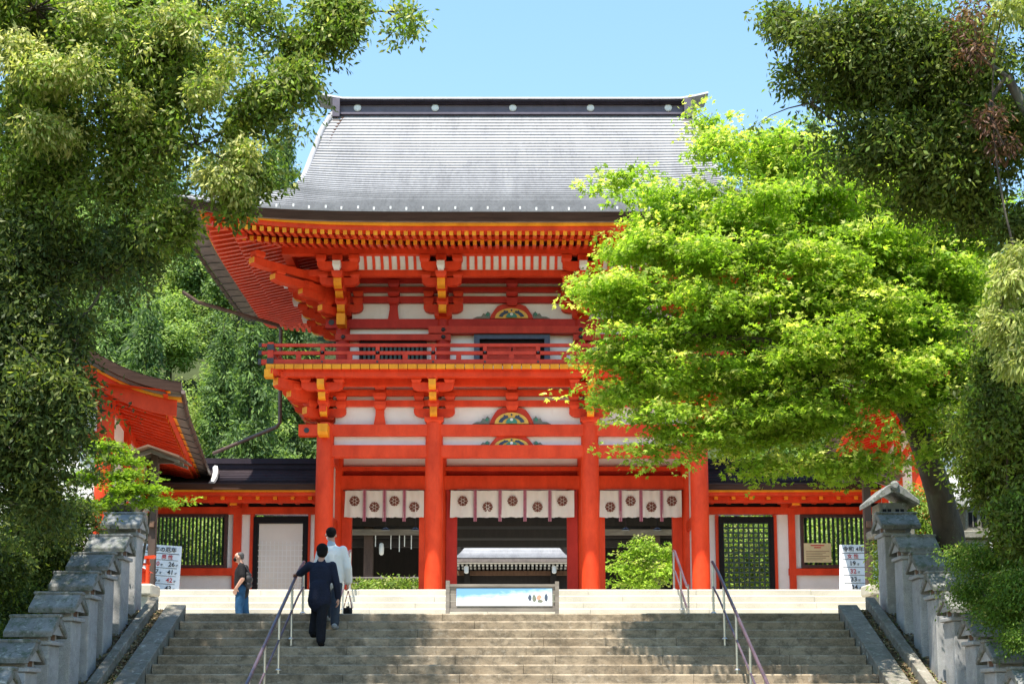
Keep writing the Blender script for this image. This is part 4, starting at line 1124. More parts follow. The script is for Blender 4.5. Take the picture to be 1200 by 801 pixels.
# ------------------------------------------------------------------ dark halls seen through the gate
def far_halls():
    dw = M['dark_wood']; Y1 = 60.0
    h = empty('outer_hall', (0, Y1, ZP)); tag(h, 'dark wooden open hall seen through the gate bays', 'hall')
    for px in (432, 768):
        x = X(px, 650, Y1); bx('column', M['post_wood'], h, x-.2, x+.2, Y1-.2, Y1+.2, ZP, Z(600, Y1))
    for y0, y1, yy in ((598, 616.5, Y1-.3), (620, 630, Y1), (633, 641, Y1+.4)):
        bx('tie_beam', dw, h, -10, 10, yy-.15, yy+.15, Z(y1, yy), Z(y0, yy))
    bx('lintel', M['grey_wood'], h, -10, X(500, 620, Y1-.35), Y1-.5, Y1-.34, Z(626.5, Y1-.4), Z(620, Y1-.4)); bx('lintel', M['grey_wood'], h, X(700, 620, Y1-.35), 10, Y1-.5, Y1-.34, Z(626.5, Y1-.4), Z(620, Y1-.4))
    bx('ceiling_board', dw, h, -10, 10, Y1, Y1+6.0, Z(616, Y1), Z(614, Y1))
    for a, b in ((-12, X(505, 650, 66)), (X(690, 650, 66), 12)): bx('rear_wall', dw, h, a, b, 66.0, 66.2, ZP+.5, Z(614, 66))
    m = MB(); m.extr([(Y1-2, Z(604, Y1-2)), (Y1+3, Z(575, Y1+3)), (Y1+8, Z(604, Y1-2)), (Y1+3, Z(580, Y1+3))], 0, -11, 11); m.build('roof', M['dark_roof'], h)
    for y in (675.5, 682, 689.5): bx('rail', M['grey_wood'], h, X(408, y, 58), X(497, y, 58), 57.95, 58.05, Z(y+1.6, 58), Z(y, 58))
    for px in (412, 447, 485): bx('rail_post', M['grey_wood'], h, X(px-1, 680, 58), X(px+1, 680, 58), 57.96, 58.04, ZP, Z(674, 58))
    for k, px in enumerate((440, 458, 468, 474, 482)):
        x = X(px, 640, Y1-.4); bx('paper_streamer', M['lamp_paper'], h, x-.02, x+.02, Y1-.42, Y1-.40, Z(640+3*(k % 3), Y1-.4), Z(627, Y1-.4))
    lt = MB().lathe([(.04,0),(.10,.05),(.11,.3),(.09,.5),(.04,.55)], (X(447, 648, 59.4), 59.4, Z(650, 59.4)), 10).build('hanging_lantern', M['lamp_paper'], h, smooth=True)
    for px in (452, 487, 733, 770):
        x = X(px, 600, YR+.6); MB().lathe([(.14,0),(.13,.03),(.02,.1),(.012,.9)], (x, YR+.6, Z(621, YR+.6)), 12).build('pendant_lamp', M['black_metal'], h)
    Y2 = 78.0
    g = empty('inner_hall', (0, Y2, ZP)); tag(g, 'grey-roofed inner hall with white rafter ends seen through the middle bay', 'hall')
    ze, zr = Z(653, Y2-2), Z(640, Y2+2.4); us = np.linspace(-1, 1, 9); m = MB()
    xx = 3.05
    for a, b in zip(np.linspace(0,1,11)[:-1], np.linspace(0,1,11)[1:]):
        f = lambda u, t, d=0: (u*(xx+.35-t*.6), Y2-2+4.4*t, ze+(zr-ze)*(.5*t+.5*t*t)+d)
        m.grid([[f(u, a) for u in us], [f(u, a, .05) for u in us], [f(u, b) for u in us]])
    m.build('shingle_courses', M['copper_roof'], g)
    bx('ridge', M['copper_roof'], g, -xx, xx, Y2+2.1, Y2+2.7, zr-.1, zr+.3)
    bx('eave_layer', M['eave_under'], g, -xx-.4, xx+.4, Y2-1.98, Y2-1.6, Z(658, Y2-2), ze)
    bx('eave_trim', M['cloth_white'], g, -xx-.35, xx+.35, Y2-1.9, Y2-1.6, Z(659.3, Y2-2), Z(658.1, Y2-2))
    for row, yy in ((662, Y2-1.6), (665.3, Y2-1.1)):
        for k in range(-16, 17):
            x = k*.235; MB().box(x-.06, x+.06, yy, Y2+1, Z(row+1.2, yy), Z(row-1.2, yy), 0, front=1).build('rafter', [dw, M['white_paint']], g)
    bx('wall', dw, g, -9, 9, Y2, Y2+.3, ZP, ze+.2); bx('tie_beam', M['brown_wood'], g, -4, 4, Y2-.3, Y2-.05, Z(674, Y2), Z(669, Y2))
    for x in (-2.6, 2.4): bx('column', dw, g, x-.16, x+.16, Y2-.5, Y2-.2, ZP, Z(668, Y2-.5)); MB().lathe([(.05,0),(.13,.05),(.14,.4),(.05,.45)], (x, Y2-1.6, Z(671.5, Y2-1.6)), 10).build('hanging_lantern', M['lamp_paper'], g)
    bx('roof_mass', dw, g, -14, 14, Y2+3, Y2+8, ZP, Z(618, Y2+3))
far_halls()
# ------------------------------------------------------------------ stone lantern posts stepping up both sides
ORD = ['topmost', 'second', 'third', 'fourth', 'fifth', 'sixth', 'seventh', 'eighth', 'ninth']
def lantern_post(s, y, hgt, label, r_):
    xin = 6.30 + r_.uniform(-.02, .02); wx, wy = .40, .44
    z0 = slope_z(y) - .15 if y < YC else ZC-.1
    zr = slope_z(y) + hgt; xc = s*(xin + wx/2 + .04)
    root = empty('stone_lantern_post', (xc, y, z0)); tag(root, label, 'stone lantern', 'stone lantern posts along the stairs')
    B = Matrix.Translation((xc, y, 0)) @ Matrix.Rotation(r_.uniform(-.03, .03), 4, 'Z') @ Matrix.Rotation(r_.uniform(-.008, .008), 4, 'Y') @ Matrix.Diagonal((s, 1, 1, 1))
    def put(mb, name, mat, bevel=0):
        mb.v = [tuple(B @ Vector(p)) for p in mb.v]; return mb.build(name, M[mat], root, bevel=bevel)
    zt = zr - .36
    put(MB().box(-wx/2, wx/2, -wy/2, wy/2, z0, zt), 'shaft', 'granite', .012)
    # ledge, recessed lamp box with a dark slit, gabled roof whose gable faces the stairs (local -x)
    put(MB().box(-wx/2-.045, wx/2+.05, -wy/2-.03, wy/2+.03, zt+.001, zt+.06), 'ledge', 'granite', .01)
    put(MB().box(-wx/2+.03, wx/2-.02, -wy/2+.06, wy/2-.06, zt+.061, zt+.2), 'lamp_box', 'granite')
    put(MB().box(-wx/2+.022, -wx/2+.032, -.07, .07, zt+.075, zt+.19), 'lamp_slit', 'brown_wood')
    ov = .33; h = .26; th = .085
    zb = zt + .10
    roofpoly = [(-ov, zb), (-ov, zb+th), (-.07, zb+h+.04), (.07, zb+h+.04), (ov, zb+th), (ov, zb), (0, zb+h-.06)]
    put(MB().extr(roofpoly, 0, -wx/2-.07, wx/2+.2), 'roof', 'roof_stone', .012)
    put(MB().extr([(-ov*.78, zb+.045), (ov*.78, zb+.045), (0, zb+h-.055)], 0, -wx/2-.035, -wx/2-.02), 'gable', 'granite')
    put(MB().box(-wx/2-.085, wx/2+.22, -.085, .085, zb+h+.025, zb+h+.075), 'ridge_stone', 'roof_stone', .012)
    for q in range(6):                         # carved characters, worn beyond reading
        zq = zt-.12-q*.085
        for k in range(3): put(MB().box(.02+r_.uniform(-.06,.02), .02+r_.uniform(.03,.06), -wy/2-.002, -wy/2+.002, zq-k*.022-.006, zq-k*.022), 'carved_stroke', 'brown_wood' if (q+int(y*7)) % 3 else 'kerb_stone')
    return root
for s, side in ((-1, 'left'), (1, 'right')):
    for i in range(9):
        y = YC + .12 - .83*i
        lab = f'{ORD[i]} stone lantern post from the top in the {side} row beside the stairs'
        lantern_post(s, y, (1.66 if i == 0 else 1.50), lab, random.Random(40+i+(20 if s > 0 else 0)))

def stone_lantern(px, ytop, Y, wpx, ground, label):
    c = P(px, ytop, Y); sc = Y/FPX; w = wpx*sc/2
    root = empty('stone_lantern', (c.x, Y, ground)); tag(root, label, 'stone lantern')
    z = c.z; h = .42; x = c.x
    pr = [(x-w, z-h), (x-w, z-h+.09), (x-.14, z-.06), (x, z), (x+.14, z-.06), (x+w, z-h+.09), (x+w, z-h), (x, z-.16)]
    MB().extr(pr, 1, Y-.4, Y+.4).build('roof', M['roof_stone'], root, bevel=.015)
    MB().lathe([(.075,0),(.09,-.03),(.05,-.07)], (x, Y-.4, z-.06), 12, axis='Y').build('ridge_boss', M['roof_stone'], root)
    MB().box(x-.26, x+.26, Y-.26, Y+.26, z-h-.42, z-h+.06).build('lamp_box', M['kerb_stone'], root, bevel=.01)
    for q in (-.12, .12):
        bx('lamp_window', M['lacquer_black'], root, x+q-.08, x+q+.08, Y-.268, Y-.262, z-h-.34, z-h-.06)
        bx('lattice', M['kerb_stone'], root, x+q-.008, x+q+.008, Y-.276, Y-.269, z-h-.34, z-h-.06)
    MB().box(x-.36, x+.36, Y-.36, Y+.36, z-h-.56, z-h-.421).build('ledge', M['kerb_stone'], root, bevel=.015)
    MB().box(x-.2, x+.2, Y-.2, Y+.2, ground, z-h-.561).build('shaft', M['granite'], root, bevel=.015)
    MB().box(x-.4, x+.4, Y-.4, Y+.4, ground-.1, ground+.18).build('base', M['granite'], root, bevel=.02)
stone_lantern(147.5, 571, 25.2, 48, ZF-.05, 'tall stone lantern with gabled roof behind the left row of lantern posts')
stone_lantern(1041, 569, 25.2, 58, ZF-.05, 'tall stone lantern with gabled roof behind the right row of lantern posts')
stone_lantern(1140, 573, 25.5, 42, ZF-.05, 'stone lantern standing in the bushes right of the maple trunk')

# ------------------------------------------------------------------ handrails
def handrail(x, ya, yb, fz, n, label, hgt=.88, up_end=True, n_mid=True):
    root = empty('handrail', (x, ya, fz(ya))); tag(root, label, 'handrail', 'steel handrails on the stairs')
    pts = [(x, ya+(yb-ya)*k/10, fz(ya+(yb-ya)*k/10)+hgt) for k in range(11)]
    MB().tube(pts, .026, 10).build('top_rail', M['rail_plastic'], root, smooth=R(40))
    MB().tube([(p[0], p[1], p[2]-.42) for p in pts], .018, 8).build('middle_rail', M['rail_plastic'], root, smooth=R(40))
    for k in range(n):
        y = yb - .02 - (yb-ya)*k/(n-1) if n > 1 else yb
        y = max(ya+.02, y)
        MB().tube([(x+.0, y, fz(y)-.1), (x, y, fz(y)+hgt-.02)], .021, 10).build('post', M['steel'], root, smooth=R(40))
        MB().lathe([(.05,0),(.05,.012),(.025,.03)], (x, y, fz(y)+.0), 12).build('post_collar', M['steel'], root)
def nosing(y): return ZC - (YC-y)*SLOPE if y < YC else ZC
for x, side in ((-3.55, 'left'), (3.42, 'right')):
    handrail(x, YC-5.6, YC+.1, nosing, 6, f'steel handrail with dark red top tube on the {side} of the long stairs')
yb2 = YP-.32*N2
def nosing2(y): return ZF + max(0, min(1, (y-yb2+.0)/(YP-yb2)))*(ZP-ZF)
for x, side in ((-3.45, 'left'), (3.45, 'right')):
    handrail(x, yb2-.25, YP+.15, nosing2, 3, f'short steel handrail on the {side} of the pale upper steps', .84)

# ------------------------------------------------------------------ low picture board in front of the steps
def picture_board():
    Y = 25.3; root = empty('picture_board', (X(589, 700, Y), Y, ZF)); tag(root, 'low weathered wooden board with a blue and white poster at the top of the stairs', 'notice board')
    w = M['grey_wood']
    for a, b, t in ((522.5, 527, 680), (650.5, 655, 681)): bx('post', M['grey_wood'], root, X(a, 700, Y), X(b, 700, Y), Y-.06, Y+.06, ZF, Z(t, Y))
    x0, x1 = X(527, 700, Y), X(650.5, 700, Y)
    bx('top_rail', w, root, x0, x1, Y-.05, Y+.05, Z(687, Y), Z(684, Y)); bx('bottom_rail', w, root, x0, x1, Y-.05, Y+.05, Z(716, Y), Z(712.5, Y))
    for k in range(3):
        za, zb = Z(712.4, Y), Z(687.1, Y); h = (zb-za)/3; bx('board', w, root, x0, x1, Y-.02-.003*k, Y+.01, za+h*k+.004, za+h*(k+1)-.004)
    m, nt, b = nodes_of('poster_print'); tc = nt.nodes.new('ShaderNodeTexCoord'); sx = nt.nodes.new('ShaderNodeSeparateXYZ'); link(nt, tc.outputs['Generated'], sx.inputs[0])
    n = noise(nt, 3.0, 5, .6, coords(nt, (3, 1, 1.2), 'Generated'))
    ad = nt.nodes.new('ShaderNodeMath'); ad.operation = 'MULTIPLY_ADD'; link(nt, n, ad.inputs[0]); ad.inputs[1].default_value = .9
    sb = nt.nodes.new('ShaderNodeMath'); sb.operation = 'MULTIPLY_ADD'; link(nt, sx.outputs['X'], sb.inputs[0]); sb.inputs[1].default_value = -.45; sb.inputs[2].default_value = -.32
    s2 = nt.nodes.new('ShaderNodeMath'); s2.operation = 'ADD'; link(nt, sx.outputs['Z'], s2.inputs[0]); link(nt, sb.outputs[0], s2.inputs[1]); link(nt, s2.outputs[0], ad.inputs[2])
    col = ramp(nt, ad.outputs[0], [(.25, (.78,.82,.84,1)), (.5, (.45,.62,.80,1)), (.75, (.16,.36,.68,1))])
    link(nt, col, b.inputs['Base Color']); b.inputs['Roughness'].default_value = .35; M['poster_print'] = m
    px0, px1 = X(535, 700, Y), X(647, 700, Y)
    ps = bx('poster', M['poster_print'], root, px0, px1, Y-.036, Y-.032, Z(709.5, Y), Z(689, Y))
    r_ = random.Random(3)
    for k, (px, py, rx, rz, c) in enumerate(((621, 700, .035, .06, 'slate_blue'), (626, 701, .04, .07, 'carve_grey'), (632, 700, .05, .05, 'skin'), (636, 702, .05, .04, 'cloth_white'), (640, 700, .035, .07, 'slate_blue'), (633, 704, .05, .03, 'carve_grey'))):
        x, z = X(px, py, Y), Z(py, Y)
        MB().extr([(x+rx*math.cos(t)*r_.uniform(.8,1.1), z+rz*math.sin(t)*r_.uniform(.8,1.1)) for t in np.linspace(0, 6.28, 12)[:-1]], 1, Y-.0385-.0004*k, Y-.0365).build('printed_shape', M[c], ps)
    bx('printed_caption', M['carve_grey'], ps, X(648.2, 700, Y)-.0, X(649.6, 700, Y), Y-.0385, Y-.0345, Z(706, Y), Z(696, Y))
picture_board()

# ------------------------------------------------------------------ leaning age-table placards
def text(s, x, z, size, mat, parent, T, name='lettering'):
    c = bpy.data.curves.new(name, 'FONT'); c.body = s; c.size = size; c.align_x = 'CENTER'; c.align_y = 'CENTER'; c.extrude = .0015; c.materials.append(M[mat])
    c.resolution_u = 2; c.offset = size*.012
    tmp = bpy.data.objects.new('tmp', c); COL.objects.link(tmp); dg = bpy.context.evaluated_depsgraph_get()
    me = bpy.data.meshes.new_from_object(tmp.evaluated_get(dg)); me.name = name; bpy.data.objects.remove(tmp)
    o = inst(me, name, parent, T @ Matrix.Translation((x, -.012, z)) @ Matrix.Rotation(R(90), 4, 'X')); return o
def placard(px, pyb, Y, w, h, lean, roll, z0, label, rows, title, heads):
    fl = .09*w
    base = Vector((X(px, pyb, Y), Y, z0))
    root = empty('placard', base); tag(root, label, 'placard')
    T = Matrix.Translation(base) @ Matrix.Rotation(roll, 4, 'Y') @ Matrix.Rotation(-lean, 4, 'X')
    o = MB().extr([(-w/2-fl, 0), (w/2+fl, 0), (w/2, h), (-w/2, h)], 1, 0, .03).build('board', M['board_white'], root); o.matrix_basis = T
    def bar(x0, x1, z0_, z1_, mat): q = MB().box(x0, x1, -.006, -.0005, z0_, z1_).build('ruled_line', M[mat], root); q.matrix_basis = T
    t = .012
    text(title, 0, h-.11, .125, 'ink', root, T)
    nr = len(rows); top = h-.20; rh = (top-.05)/(nr+.8)
    bar(-w/2+.03, w/2-.03, top, top+t, 'ink')
    for i, hd in enumerate(heads): text(hd, (-.22+.44*i)*w, top-rh*.42, rh*.62, 'ink_red', root, T)
    for k, r in enumerate(rows):
        zc = top-rh*(1.25+k); bar(-w/2+.03, w/2-.03, zc+rh*.46, zc+rh*.46+t*.7, 'ink')
        for i, cell in enumerate(r):
            xx = (-.24+.48*i)*w if len(r) == 2 else (-.34+.34*i)*w
            text(cell, xx, zc-.01, rh*.8, 'ink_red' if (k+i) % 3 == 1 else 'ink', root, T)
            text('才', xx+w*(.13 if len(r) == 2 else .12), zc-rh*.18, rh*.32, 'ink', root, T)
    # prop legs
    for s in (-1, 1):
        q = MB().tube([(s*w*.35, .05, h*.9), (s*w*.4, .05+h*.45, .0+h*.45*math.sin(lean))], .018, 6).build('prop_leg', M['post_wood'], root); q.matrix_basis = T
placard(178, 690, 29.6, 1.0, 1.12, R(10), R(4), ZP, 'white age-table placard leaning behind the wooden post on the left', [['25', '10', '26'], ['19', '57', '41'], ['18', '56', '42'], ['20', '58', '43']], '令和4年の厄年', ['', '男 性'])
placard(1014, 690, 29.6, .96, 1.12, R(10), R(0), ZP, 'white age-table placard leaning behind the wooden post on the right', [['19', '16'], ['32', '3'], ['33', '2'], ['34', '4']], '令和 4年の厄年', ['女 性', ''])

# roofed wooden posts either side
def roofed_post(px, ytop, Y, z0, label):
    x = X(px, 600, Y); zt = Z(ytop, Y); root = empty('roofed_post', (x, Y, z0)); tag(root, label, 'wooden post', 'roofed wooden posts beside the steps')
    bx('post', M['post_wood'], root, x-.075, x+.075, Y-.075, Y+.075, z0, zt-.12)
    for s in (-1, 1):
        for k in range(5):
            y = Y-.55+k*.24
            q = [(0, 0), (s*.68, -.24), (s*.68, -.28), (0, -.04)]
            MB().extr([(x+a, zt+b+.004*(k % 2)) for a, b in q], 1, y-.113, y+.113).build('roof_plank', M['brown_wood'] if (k+s) % 3 else M['post_wood'], root)
        for q in (-.4, 0, .4): MB().extr([(x, zt-.06), (x+s*.62, zt-.30), (x+s*.62, zt-.36), (x, zt-.14)], 1, Y+q-.03, Y+q+.03).build('roof_rafter', M['grey_wood'], root)
    bx('cross_beam', M['post_wood'], root, x-.42, x+.42, Y-.045, Y+.045, zt-.30, zt-.20)
    MB().box(x-.05, x+.05, Y-.16, Y-.076, Z(618, Y), Z(611, Y)).build('lamp_bracket', M['brown_wood'], root)
roofed_post(180, 527, 29.2, ZP, 'brown wooden post with a small plank roof left of the upper steps')
roofed_post(1016, 548, 29.2, ZP, 'brown wooden post with a small plank roof right of the upper steps')

# small vermilion shrine box on a stone pedestal, left
def offering_stand(px, Y, s):
    x = X(px, 690, Y); zb = Z(709, Y)
    root = empty('stone_pedestal', (x, Y, ZF)); tag(root, 'pale stone pedestal under the little vermilion shrine' if s < 0 else 'pale stone pedestal beside the right placard', 'pedestal')
    MB().box(x-.24, x+.24, Y-.24, Y+.24, ZF, Z(698, Y)).build('shaft', M['pale_stone'], root, bevel=.02)
    MB().box(x-.33, x+.33, Y-.33, Y+.33, Z(698, Y)+.001, Z(685, Y)).build('cap', M['pale_stone'], root, bevel=.03)
    if s > 0: return
    t = empty('miniature_shrine', (x, Y, Z(685, Y))); tag(t, 'small vermilion torii shrine on the stone pedestal at left', 'shrine')
    z0, z1 = Z(685, Y), Z(651, Y); v = M['vermilion']
    for q in (-.17, .17): MB().tube([(x+q*1.05, Y-.1, z0), (x+q, Y-.1, z1-.06)], .035, 10).build('pillar', v, t)
    MB().extr([(x-.32, z1), (x-.30, z1-.06), (x, z1-.08), (x+.30, z1-.06), (x+.32, z1), (x, z1-.025)], 1, Y-.17, Y-.04).build('lintel', v, t)
    bx('tie_bar', v, t, x-.22, x+.22, Y-.13, Y-.07, z1-.20, z1-.15)
    MB().box(x-.15, x+.15, Y-.02, Y+.2, z0, z0+.26).build('box', v, t, bevel=.01)
    MB().extr([(x-.2, z0+.26), (x, z0+.36), (x+.2, z0+.26)], 1, Y-.06, Y+.24).build('box_roof', v, t)
offering_stand(163.5, 26.6, -1); offering_stand(1033, 26.6, 1)
# ------------------------------------------------------------------ people: tapered limbs fused into one skin by voxel remeshing
def cone(m, a, b, ra, rb, n=14, flat=1.0, side=None):
    """tapered capsule from a to b"""
    a, b = Vector(a), Vector(b); d = (b-a); L = d.length; d = d/L if L > 1e-6 else Vector((0,0,1))
    u = (side or d.orthogonal()); u = (u - d*u.dot(d)).normalized(); w = d.cross(u)
    rings = []
    for k in range(5):
        t = math.pi/2*(1-k/4); rings.append((a - d*ra*math.sin(t), ra*math.cos(t)))
    for k in range(5):
        t = math.pi/2*k/4; rings.append((b + d*rb*math.sin(t), rb*math.cos(t)))
    base = len(m.v)
    for p, r in rings:
        r = max(r, .0006)
        for j in range(n):
            q = 2*math.pi*j/n; m.v.append(tuple(p + u*math.cos(q)*r + w*math.sin(q)*r*flat))
    for i in range(len(rings)-1):
        for j in range(n): m.f.append((base+i*n+j, base+i*n+(j+1) % n, base+(i+1)*n+(j+1) % n, base+(i+1)*n+j)); m.m.append(0)
    m.f.append(tuple(base+j for j in range(n-1, -1, -1))); m.m.append(0)
    m.f.append(tuple(base+(len(rings)-1)*n+j for j in range(n))); m.m.append(0)
def ball(m, c, r, n=14):
    rx, ry, rz = r if hasattr(r, '__len__') else (r, r, r)
    base = len(m.v); c = Vector(c); k = 9
    for i in range(k+1):
        t = math.pi*i/k
        for j in range(n):
            q = 2*math.pi*j/n; m.v.append((c.x + rx*max(math.sin(t), .01)*math.cos(q), c.y + ry*max(math.sin(t), .01)*math.sin(q), c.z + rz*math.cos(t)))
    for i in range(k):
        for j in range(n): m.f.append((base+i*n+j, base+i*n+(j+1) % n, base+(i+1)*n+(j+1) % n, base+(i+1)*n+j)); m.m.append(0)
    m.f.append(tuple(base+j for j in range(n-1, -1, -1))); m.f.append(tuple(base+k*n+j for j in range(n))); m.m += [0, 0]
def fused(m, name, mat, parent, voxel=.011, smooth=6, T=None):
    if T is not None: m.v = [tuple(T @ Vector(p)) for p in m.v]
    me = m.mesh(name, M[mat]); o = bpy.data.objects.new('tmp', me); COL.objects.link(o)
    md = o.modifiers.new('r', 'REMESH'); md.mode = 'VOXEL'; md.voxel_size = voxel; md.use_smooth_shade = True
    sm = o.modifiers.new('s', 'SMOOTH'); sm.factor = .5; sm.iterations = smooth
    dg = bpy.context.evaluated_depsgraph_get(); me2 = bpy.data.meshes.new_from_object(o.evaluated_get(dg)); me2.name = name
    bpy.data.objects.remove(o); me2.materials.clear(); me2.materials.append(M[mat])
    return inst(me2, name, parent)
def fingers(m, wrist, d, palm_n, thumb_side, curl=.6, k=1.0):
    """hand: palm, four bent fingers of different length, thumb from the side of the palm"""
    wrist, d, nrm = Vector(wrist), Vector(d).normalized(), Vector(palm_n).normalized()
    nrm = (nrm - d*nrm.dot(d)).normalized(); sd = d.cross(nrm)*thumb_side
    for q in (-.5, 0, .5): cone(m, wrist + sd*.028*q*k, wrist + d*.085*k + sd*.034*2*q*.95*k, .017*k, .014*k, 8)
    for i, (off, L) in enumerate(((.033, .072), (.011, .080), (-.011, .074), (-.032, .058))):
        p = wrist + d*.085*k + sd*off*k
        d1 = (d*math.cos(curl*.6) + nrm*math.sin(curl*.6)); d2 = (d*math.cos(curl*1.7) + nrm*math.sin(curl*1.7))
        q = p + d1*L*.5*k; cone(m, p, q, .0095*k, .009*k, 7); cone(m, q, q + d2*L*.5*k, .009*k, .0078*k, 7)
    p = wrist + d*.025*k + sd*.035*k; q = p + (d*.6 + sd*.75 + nrm*.2)*.04*k; cone(m, p, q, .012*k, .010*k, 7); cone(m, q, q + (d*.9 + sd*.2 + nrm*.3)*.034*k, .010*k, .0085*k, 7)
def head_on(m, c, facing, k=1.0):
    """skull, jaw, nose, ears, brow; c = centre of the head; facing = unit vector in plan"""
    c = Vector(c); f = Vector(facing).normalized(); s = Vector((-f.y, f.x, 0))
    def at(a, b, z): return c + f*a*k + s*b*k + Vector((0, 0, z*k))
    cone(m, at(-.012, 0, .025), at(.018, 0, .03), .078*k, .075*k, 14)
    cone(m, at(.03, 0, -.03), at(.042, 0, -.075), .058*k, .040*k, 12)
    cone(m, at(.088, 0, .015), at(.108, 0, -.022), .010*k, .014*k, 8)
    cone(m, at(.078, -.03, .03), at(.078, .03, .03), .016*k, .016*k, 8)
    cone(m, at(.082, -.016, -.055), at(.082, .016, -.055), .011*k, .011*k, 8)
    for q in (-1, 1): ball(m, at(0.0, q*.08, -.01), (.018*k, .018*k, .032*k), 8)
    return at
def face_bits(at, root, mask=None, k=1.0):
    for q in (-1, 1):
        m = MB(); ball(m, at(.084, q*.031, .012), .011*k, 8); m.build('eye', M['hair_black'], root, smooth=True)
def foot(m, heel, d, k=1.0, r=.042):
    heel, d = Vector(heel), Vector(d).normalized()
    cone(m, heel + Vector((0,0,r)), heel + d*.16*k + Vector((0,0,r*.8)), r, r*.92, 10); cone(m, heel + d*.14*k + Vector((0,0,r*.75)), heel + d*.20*k + Vector((0,0,r*.62)), r*.95, r*.62, 10)

def step_top(k): return ZC - k*RISE
# --- person in navy suit climbing with a hand on the rail
def person_suit():
    xc = X(375, 700, 21.7); ybase = YC - 3.6*TREAD
    root = empty('person', (xc, ybase, step_top(4))); tag(root, 'person in a dark navy suit climbing the stairs with one hand on the rail', 'person')
    lf = Vector((xc-.13, YC-2.72*TREAD, step_top(3))); rf = Vector((xc+.045, YC-3.75*TREAD, step_top(4)))
    pelvis = Vector((xc-.01, ybase+.12, step_top(4)+.86)); chest = pelvis + Vector((.0, .06, .34)); neck = chest + Vector((0, .035, .21)); head = neck + Vector((.015, .02, .145))
    kneeL = lf + Vector((.03, .10, .44)); kneeR = rf + Vector((.0, .06, .45))
    hipL, hipR = pelvis + Vector((-.085, 0, -.02)), pelvis + Vector((.085, 0, -.02))
    shL, shR = chest + Vector((-.185, .01, .115)), chest + Vector((.185, .01, .115))
    rail = Vector((-3.55, 0, 0)); ry = YC - 2.3*TREAD; handL = Vector((-3.53, ry, nosing(ry)+.935))
    elbL = shL.lerp(handL, .52) + Vector((-.02, -.05, -.05)); wrL = handL + (elbL-handL).normalized()*.09
    elbR = shR + Vector((.075, -.04, -.29)); wrR = elbR + Vector((.03, .04, -.24))
    b = MB()
    cone(b, pelvis, chest, .12, .14, flat=.7, side=Vector((1,0,0))); cone(b, chest, neck, .10, .055); cone(b, neck, head, .052, .055)
    at = head_on(b, head, (.15, 1, 0), 1.0)
    for a, c, d in ((hipL, kneeL, lf), (hipR, kneeR, rf)): cone(b, a, c, .08, .055); cone(b, c, d+Vector((0,0,.08)), .055, .038)
    for a, c, d in ((shL, elbL, wrL), (shR, elbR, wrR)): cone(b, a, c, .05, .04); cone(b, c, d, .04, .027)
    fingers(b, wrL, (handL-wrL)+Vector((-.03,.02,0)), (0, 0, -1), 1, .55); fingers(b, wrR, (.02, .05, -1), (-1, .1, 0), -1, .5)
    fused(b, 'body', 'skin', root, .009, 4)
    j = MB()
    w = Vector((1,0,0))
    hem = pelvis + Vector((0, -.01, -.12))
    cone(j, hem, pelvis+Vector((0,0,.1)), .195, .168, 18, .80, w); cone(j, pelvis+Vector((0,0,.08)), chest, .165, .185, 18, .68, w); cone(j, shL+Vector((.05,0,-.02)), shR+Vector((-.05,0,-.02)), .075, .075, 14)
    cone(j, chest+Vector((0,0,.06)), neck+Vector((0,0,-.03)), .15, .075, 16, .75, w)
    for a, c, d in ((shL, elbL, wrL), (shR, elbR, wrR)): cone(j, a, c, .072, .062); cone(j, c, d.lerp(c, .08), .062, .05)
    fused(j, 'jacket', 'suit_navy', root, .012, 5)
    t = MB()
    cone(t, hipL+Vector((.02,.02,0)), hipR+Vector((-.02,.02,0)), .095, .095, 14)
    for a, c, d in ((hipL, kneeL, lf), (hipR, kneeR, rf)): cone(t, a, c, .095, .085); cone(t, c, d+Vector((0,0,.10)), .085, .075)
    fused(t, 'trousers', 'trousers_black', root, .013, 5)
    for d in (lf, rf): s = MB(); foot(s, d+Vector((0,-.05,0)), (.05, 1, 0), 1.0, .046); fused(s, 'shoe', 'hair_black', root, .01, 3)
    h = MB(); ball(h, head+Vector((-.003, -.018, .03)), (.098, .105, .103), 16); ball(h, head+Vector((0, -.045, -.03)), (.088, .075, .085), 14)
    fused(h, 'hair', 'hair_black', root, .01, 3)
person_suit()
